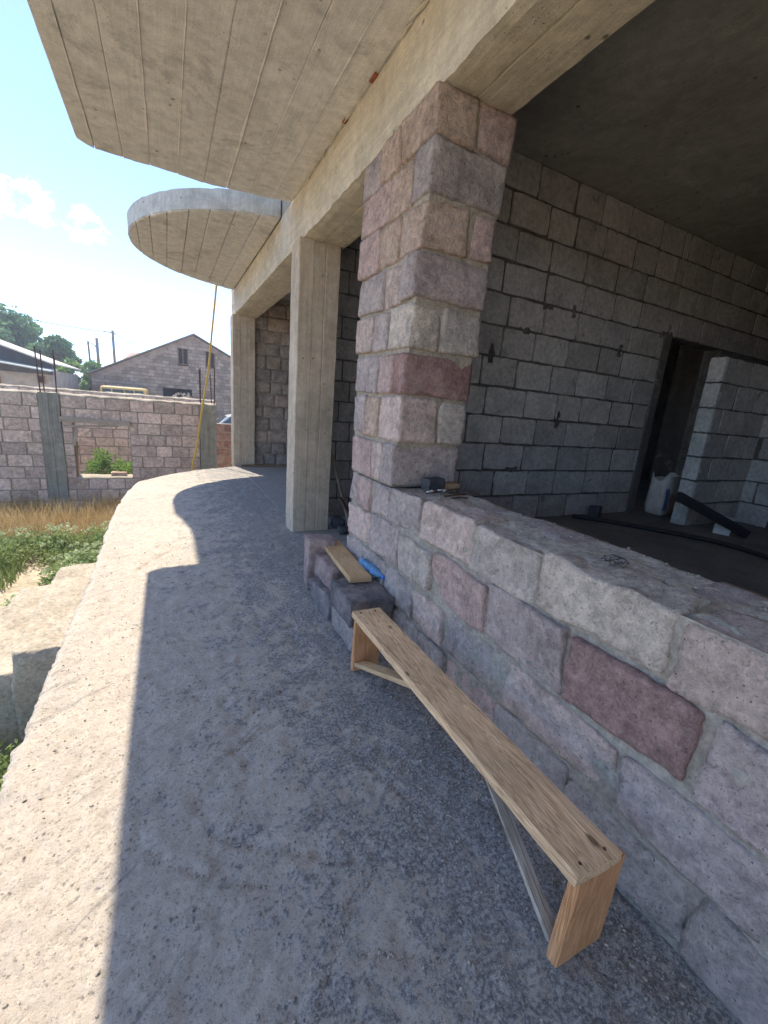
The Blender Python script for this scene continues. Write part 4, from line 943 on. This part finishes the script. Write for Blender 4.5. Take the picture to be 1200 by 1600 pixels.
prof = [(-2.1, .35), (-2.15, .75), (-2.02, 1.0), (-1.85, 1.06), (-1.35, 1.52), (-1.0, 1.62), (.3, 1.63), (1.1, 1.12), (2.0, .95), (2.15, .7), (2.12, .35)]
V = []; n = len(prof)
for (yy, s) in ((-.85, 1.), (-.80, 1), (.80, 1), (.85, 1.)):
    for (x, z) in prof:
        inset = .14 if z > 1.3 else 0; e = .03 if abs(yy) > .82 else 0
        V.append((x*(1-e*.3), yy-math.copysign(inset, yy), z-e*.4))
F = []
for j in range(3):
    for i in range(n): a = j*n+i; c = j*n+(i+1) % n; F.append((a, c, c+n, a+n))
F.append(tuple(range(n))[::-1]); F.append(tuple(3*n+i for i in range(n)))
link('body', mesh('body', V, F, M['silver']), cr_)
for P in ([(-1.62, 1.12), (-.55, 1.12), (-.55, 1.55), (-1.18, 1.53)], [(-.48, 1.12), (.85, 1.12), (.25, 1.55), (-.48, 1.56)]):
    mb = MB(); q = [(x, -.86+.10*(z-1.12)/.43, z) for x, z in P]; mb.hexa([(a, b, c) for a, b, c in q]+[(a, b+.05, c) for a, b, c in q]); mb.build('window', M['glass'], cr_)
mb = MB(); mb.hexa([(-1.86, -.62, 1.09), (-1.86, .62, 1.09), (-1.36, .55, 1.535), (-1.36, -.55, 1.535), (-1.80, -.62, 1.07), (-1.80, .62, 1.07), (-1.30, .55, 1.515), (-1.30, -.55, 1.515)]); mb.build('rear_window', M['glass'], cr_)
for x in (-1.35, 1.35):
    for yy in (-.76, .76): wheel(cr_, x, yy, .32, .32, .2)

# ------------------------------------------------------------------ poles and wires
M['pole'] = mat_plain('weathered_pole', (.27, .25, .235), .9, .2, 3)
def pole(x, yy, ztop, r_, lab, lean=0., lamp=False, arm=True):
    p = thing('utility_pole', lab, 'pole', (x, yy, GZ), 'utility poles behind the buildings'); H = ztop-GZ
    mb = MB(); mb.tube([(0, 0, -.3), (lean*.5, 0, H*.5), (lean, 0, H)], [r_*1.25, r_*1.1, r_], 8); mb.build('post', M['pole'], p)
    if arm: mb = MB(); mb.box((lean-.75, -.05, H-.25), (lean+.35, .05, H-.17)); mb.build('cross_arm', M['pole'], p)
    if lamp:
        mb = MB(); mb.tube([(lean, 0, H-.05), (lean-.7, 0, H+.12)], .03, 6); mb.tube([(lean, 0, H-.1), (lean+.45, 0, H-.25), (lean+.75, 0, H-.75)], .05, 6); mb.build('lamp_arm', M['pole'], p)
    return p
pole(-4.36, 50, 6.58, .115, 'tallest pale utility pole behind the gable roof')
pole(-5.45, 48, 5.55, .12, 'thick middle utility pole beside the bent lamp pole', arm=False)
pole(-6.02, 48, 5.2, .08, 'thin leaning pole with a bent lamp arm', -.1, True, False)
def wire(a, b, sag, lab, r_=.026):
    a, b = Vector(a), Vector(b); pts = [a+(b-a)*(k/14)-Vector((0, 0, sag*4*(k/14)*(1-k/14))) for k in range(15)]; mb = MB(); mb.tube([p-a for p in pts], r_, 4)
    tag(mb.build('overhead_wire', M['black_pipe'], loc=a), lab, 'wire', 'overhead wires on the utility poles')
wire((-4.9, 50, 6.4), (-14.5, 47, 6.9), .25, 'topmost wire running from the tallest pole towards the big tree', .034)
wire((-4.9, 50, 6.1), (-14.5, 47, 5.9), .3, 'second wire below the topmost one on the tallest pole')
wire((-6.1, 48, 4.95), (-14.5, 47, 4.6), .25, 'wire from the thin lamp pole into the big tree')
wire((-5.45, 48, 5.0), (-4.36, 50, 6.0), .08, 'short wire between the thick pole and the tallest pole')
wire((-4.3, 50, 6.3), (1.2, 47.5, 4.2), .15, 'wire dropping from the tallest pole towards the gable roof', .034)
wire((-5.45, 48, 3.6), (-14.5, 46, 4.6), .4, 'low wire from the thick pole towards the left')

# ------------------------------------------------------------------ trees
def leaf_cloud(centers, n, size, seed, flat=.5):
    rg = np.random.RandomState(seed); C_ = np.array([c[:3] for c in centers]); Rr = np.array([c[3] for c in centers]); wts = Rr**2/np.sum(Rr**2)
    k = rg.choice(len(C_), n, p=wts); d = rg.normal(size=(n, 3)); d /= np.linalg.norm(d, axis=1)[:, None]; rad = Rr[k]*(rg.rand(n)**.42)*(1+.25*rg.normal(size=n)*.6)
    P = C_[k]+d*rad[:, None]*np.array([1, 1, .8])
    a = rg.normal(size=(n, 3)); a /= np.linalg.norm(a, axis=1)[:, None]; b = np.cross(a, rg.normal(size=(n, 3))); b /= np.linalg.norm(b, axis=1)[:, None]
    s = size*(.55+.9*rg.rand(n))[:, None]; V = np.stack([P-a*s, P+b*s*.5, P+a*s, P-b*s*.5], 1).reshape(-1, 3)
    return V, np.arange(4*n).reshape(-1, 4)
def np_mesh(name, V, F, mat):
    me = D.meshes.new(name); k = F.shape[1]; me.vertices.add(len(V)); me.vertices.foreach_set('co', V.ravel().astype(np.float32)); me.loops.add(F.size); me.loops.foreach_set('vertex_index', F.ravel().astype(np.int32))
    me.polygons.add(len(F)); me.polygons.foreach_set('loop_start', np.arange(0, F.size, k, dtype=np.int32)); me.materials.append(mat); me.update(calc_edges=True); me.validate(); return me
def tree(x, yy, H, rad, lab, leafmat, n, size, seed, nclump=26, trunk=.2, low=.35, squash=1.):
    rg = random.Random(seed); t = thing('tree', lab, 'tree', (x, yy, GZ), 'trees behind the buildings'); cl = []; mb = MB()
    mb.tube([(0, 0, -.2), (.1, 0, H*.25), (.05, .1, H*.5), (.15, .1, H*.8)], [trunk, trunk*.8, trunk*.55, trunk*.2], 8)
    for k in range(nclump):
        a = rg.uniform(0, 6.28); h = H*(low+(1-low)*rg.random()); q = math.sin(math.pi*min(1, max(.12, (h/H-low*.6)/(1.02-low*.6))))**.6; rr = rad*q*rg.uniform(.35, 1.)
        c = (rr*math.cos(a), rr*math.sin(a), min(h, H-.3)); cr2 = rad*rg.uniform(.16, .34)*squash; cl.append((*c, cr2))
        mb.tube([(0, .05, H*(.2+.4*rg.random())), (c[0]*.55, c[1]*.55, c[2]*.8), c], [trunk*.35, trunk*.2, trunk*.07], 5, cap=False)
    mb.build('trunk', M['bark'], t); V, F = leaf_cloud(cl, n, size, seed); link('crown', np_mesh('crown', V, F, leafmat), t)
tree(-12.2, 46, 7.3, 4.3, 'tall spreading bluish green tree behind the pale roofed house', M['leaf_dark'], 15000, .21, 3, 46, .28)
tree(-7.9, 44, 6.1, 1.9, 'slimmer green tree at the right flank of the tall one', M['leaf_dark'], 6000, .17, 5, 26, .18, .25)
tree(-5.3, 38, 4.25, 1.35, 'bright green bushy tree left of the gable wall', M['leaf_bright'], 8500, .13, 7, 34, .12, .12, 1.25)
tree(-6.3, 37, 3.6, 1.1, 'bright green shrub between the pale roofed house and the bushy tree', M['leaf_bright'], 5000, .12, 8, 22, .1, .12)
tree(-4.4, 37, 4.2, .75, 'narrow darker shrub tight against the gable wall', M['leaf_dark'], 3500, .12, 9, 18, .1, .15)

# ------------------------------------------------------------------ weeds and grass
def blades(n, region, hmin, hmax, wd, seed, keep=None, lean=.35):
    rg = np.random.RandomState(seed); P = np.stack([rg.uniform(region[0], region[1], n), rg.uniform(region[2], region[3], n)], 1)
    if keep is not None: P = P[[keep(*p) for p in P]]
    n = len(P); h = rg.uniform(hmin, hmax, n)*(.6+.8*rg.rand(n)); a = rg.uniform(0, 6.28, n); ln = h*lean*rg.rand(n)*1.6; az = rg.uniform(0, 6.28, n)
    w_ = wd*(.6+.8*rg.rand(n)); ux, uy = np.cos(a)*w_, np.sin(a)*w_; dx, dy = np.cos(az)*ln, np.sin(az)*ln; z0 = GZ-.03
    b0 = np.stack([P[:, 0]-ux, P[:, 1]-uy, np.full(n, z0)], 1); b1 = np.stack([P[:, 0]+ux, P[:, 1]+uy, np.full(n, z0)], 1)
    m0 = np.stack([P[:, 0]+dx*.35-ux*.8, P[:, 1]+dy*.35-uy*.8, z0+h*.6], 1); m1 = np.stack([P[:, 0]+dx*.35+ux*.8, P[:, 1]+dy*.35+uy*.8, z0+h*.6], 1); tp = np.stack([P[:, 0]+dx, P[:, 1]+dy, z0+h], 1)
    V = np.stack([b0, b1, m1, m0, tp], 1).reshape(-1, 3); i = np.arange(n)*5
    F = np.concatenate([np.stack([i, i+1, i+2], 1), np.stack([i, i+2, i+3], 1), np.stack([i+3, i+2, i+4], 1)]); return V, F
out = lambda x, yy: x < edge_x(min(yy, 9.6))-.05 and not (2.9 < yy < 4.45 and x > -2.5)
V, F = blades(34000, (-6, 1, 7.9, 10.5), .18, .44, .0048, 1, lambda x, yy: out(x, yy) and noise.noise((x*.9, yy*.9, 3)) > -.35)
struct(link('dry_grass', np_mesh('dry_grass', V, F, M['dry'])), 'stuff', 'dry straw coloured grass along the yard wall')
V, F = blades(26000, (-6, -.6, 4.2, 8.3), .15, .34, .006, 2, lambda x, yy: out(x, yy) and noise.noise((x*.9, yy*.9, 3)) < .25)
V2, F2 = blades(9000, (-3.2, -.62, .2, 4.6), .15, .42, .007, 4, out); F = np.concatenate([F, F2+len(V)]); V = np.concatenate([V, V2])
struct(link('green_grass', np_mesh('green_grass', V, F, M['green'])), 'stuff', 'green grass and low weeds beside the porch')
cl = []
rg_ = random.Random(5)
for _ in range(260):
    x, yy = rg_.uniform(-4.6, -.75), rg_.uniform(4.6, 7.9)
    if out(x, yy) and noise.noise((x*.8, yy*.8, 9)) > -.25: cl.append((x, yy, GZ+rg_.uniform(.12, .30), rg_.uniform(.14, .28)))
for _ in range(150):
    x, yy = rg_.uniform(-2.4, -.70), rg_.uniform(.8, 3.0)
    cl.append((x, yy, GZ+rg_.uniform(.1, .55), rg_.uniform(.12, .24)))
V, F = leaf_cloud(cl, 105000, .024, 12); struct(link('weeds', np_mesh('weeds', V, F, M['green'])), 'stuff', 'leafy green weeds filling the yard beside the porch')
um = [(c[0]+rg_.uniform(-.12, .12), c[1]+rg_.uniform(-.12, .12), c[2]+c[3]*.75+.06, .018+.032*rg_.random()) for c in cl[:230] for _ in range(7) if c[1] > 4.4 and rg_.random() < .7]
V, F = leaf_cloud(um, 26000, .011, 13); V[:, 2] = V[:, 2]; struct(link('white_flower_heads', np_mesh('white_flower_heads', V, F, M['white_fl'])), 'stuff', 'whitish flower heads of the weeds')
sb = thing('weed_bush', 'green bush growing behind the window opening of the yard wall', 'bush', (-.95, 12.3, GZ)); rg2 = random.Random(3)
cl = [(rg2.uniform(-.75, .75), rg2.uniform(-.35, .35), .25+rg2.uniform(0, .85)*(1-abs(rg2.uniform(-.5, .5))), rg2.uniform(.14, .26)) for _ in range(24)]
mb = MB()
for c in cl: mb.tube([(c[0]*.3, c[1]*.3, 0), (c[0]*.7, c[1]*.7, c[2]*.6), c[:3]], .008, 4, cap=False)
mb.build('stem', M['bark'], sb); V, F = leaf_cloud(cl, 4200, .035, 15); link('foliage', np_mesh('foliage', V, F, M['leaf_bright']), sb)
for k, (x, yy, h) in enumerate(((-1.62, 10.25, .75), (-2.75, 10.3, .7), (-.95, 10.2, .55))):
    t = thing('dry_stalk', ['tallest bare dry stalk in front of the concrete post of the yard wall', 'dry stalk with side twigs left of the concrete post', 'short dry stalk below the window opening'][k], 'dry plant', (x, yy, GZ), 'bare dry stalks in the grass')
    mb = MB(); mb.tube([(0, 0, 0), (.03, 0, h*.5), (-.02, 0, h)], [.008, .006, .003], 5)
    for q in range(7):
        z = h*(.3+.1*q); a = rg2.uniform(-1, 1); mb.tube([(0, 0, z), (.18*a, .08*a, z+.10)], .003, 4)
    mb.build('stem', M['dry'], t)

# added haze volume, standing in for the lens veil over far things
hm = D.materials.new('haze'); hm.use_nodes = True; hn = hm.node_tree.nodes; hn.clear(); ho = hn.new('ShaderNodeOutputMaterial'); hv = hn.new('ShaderNodeVolumePrincipled')
hv.inputs['Color'].default_value = (.93, .95, 1, 1); hv.inputs['Density'].default_value = .003; hv.inputs['Anisotropy'].default_value = .3; hm.node_tree.links.new(hv.outputs[0], ho.inputs['Volume'])
mb = MB(); mb.box((-1600, -1600, -2.6), (1600, 1600, 9.5)); struct(mb.build('haze', hm), 'stuff')
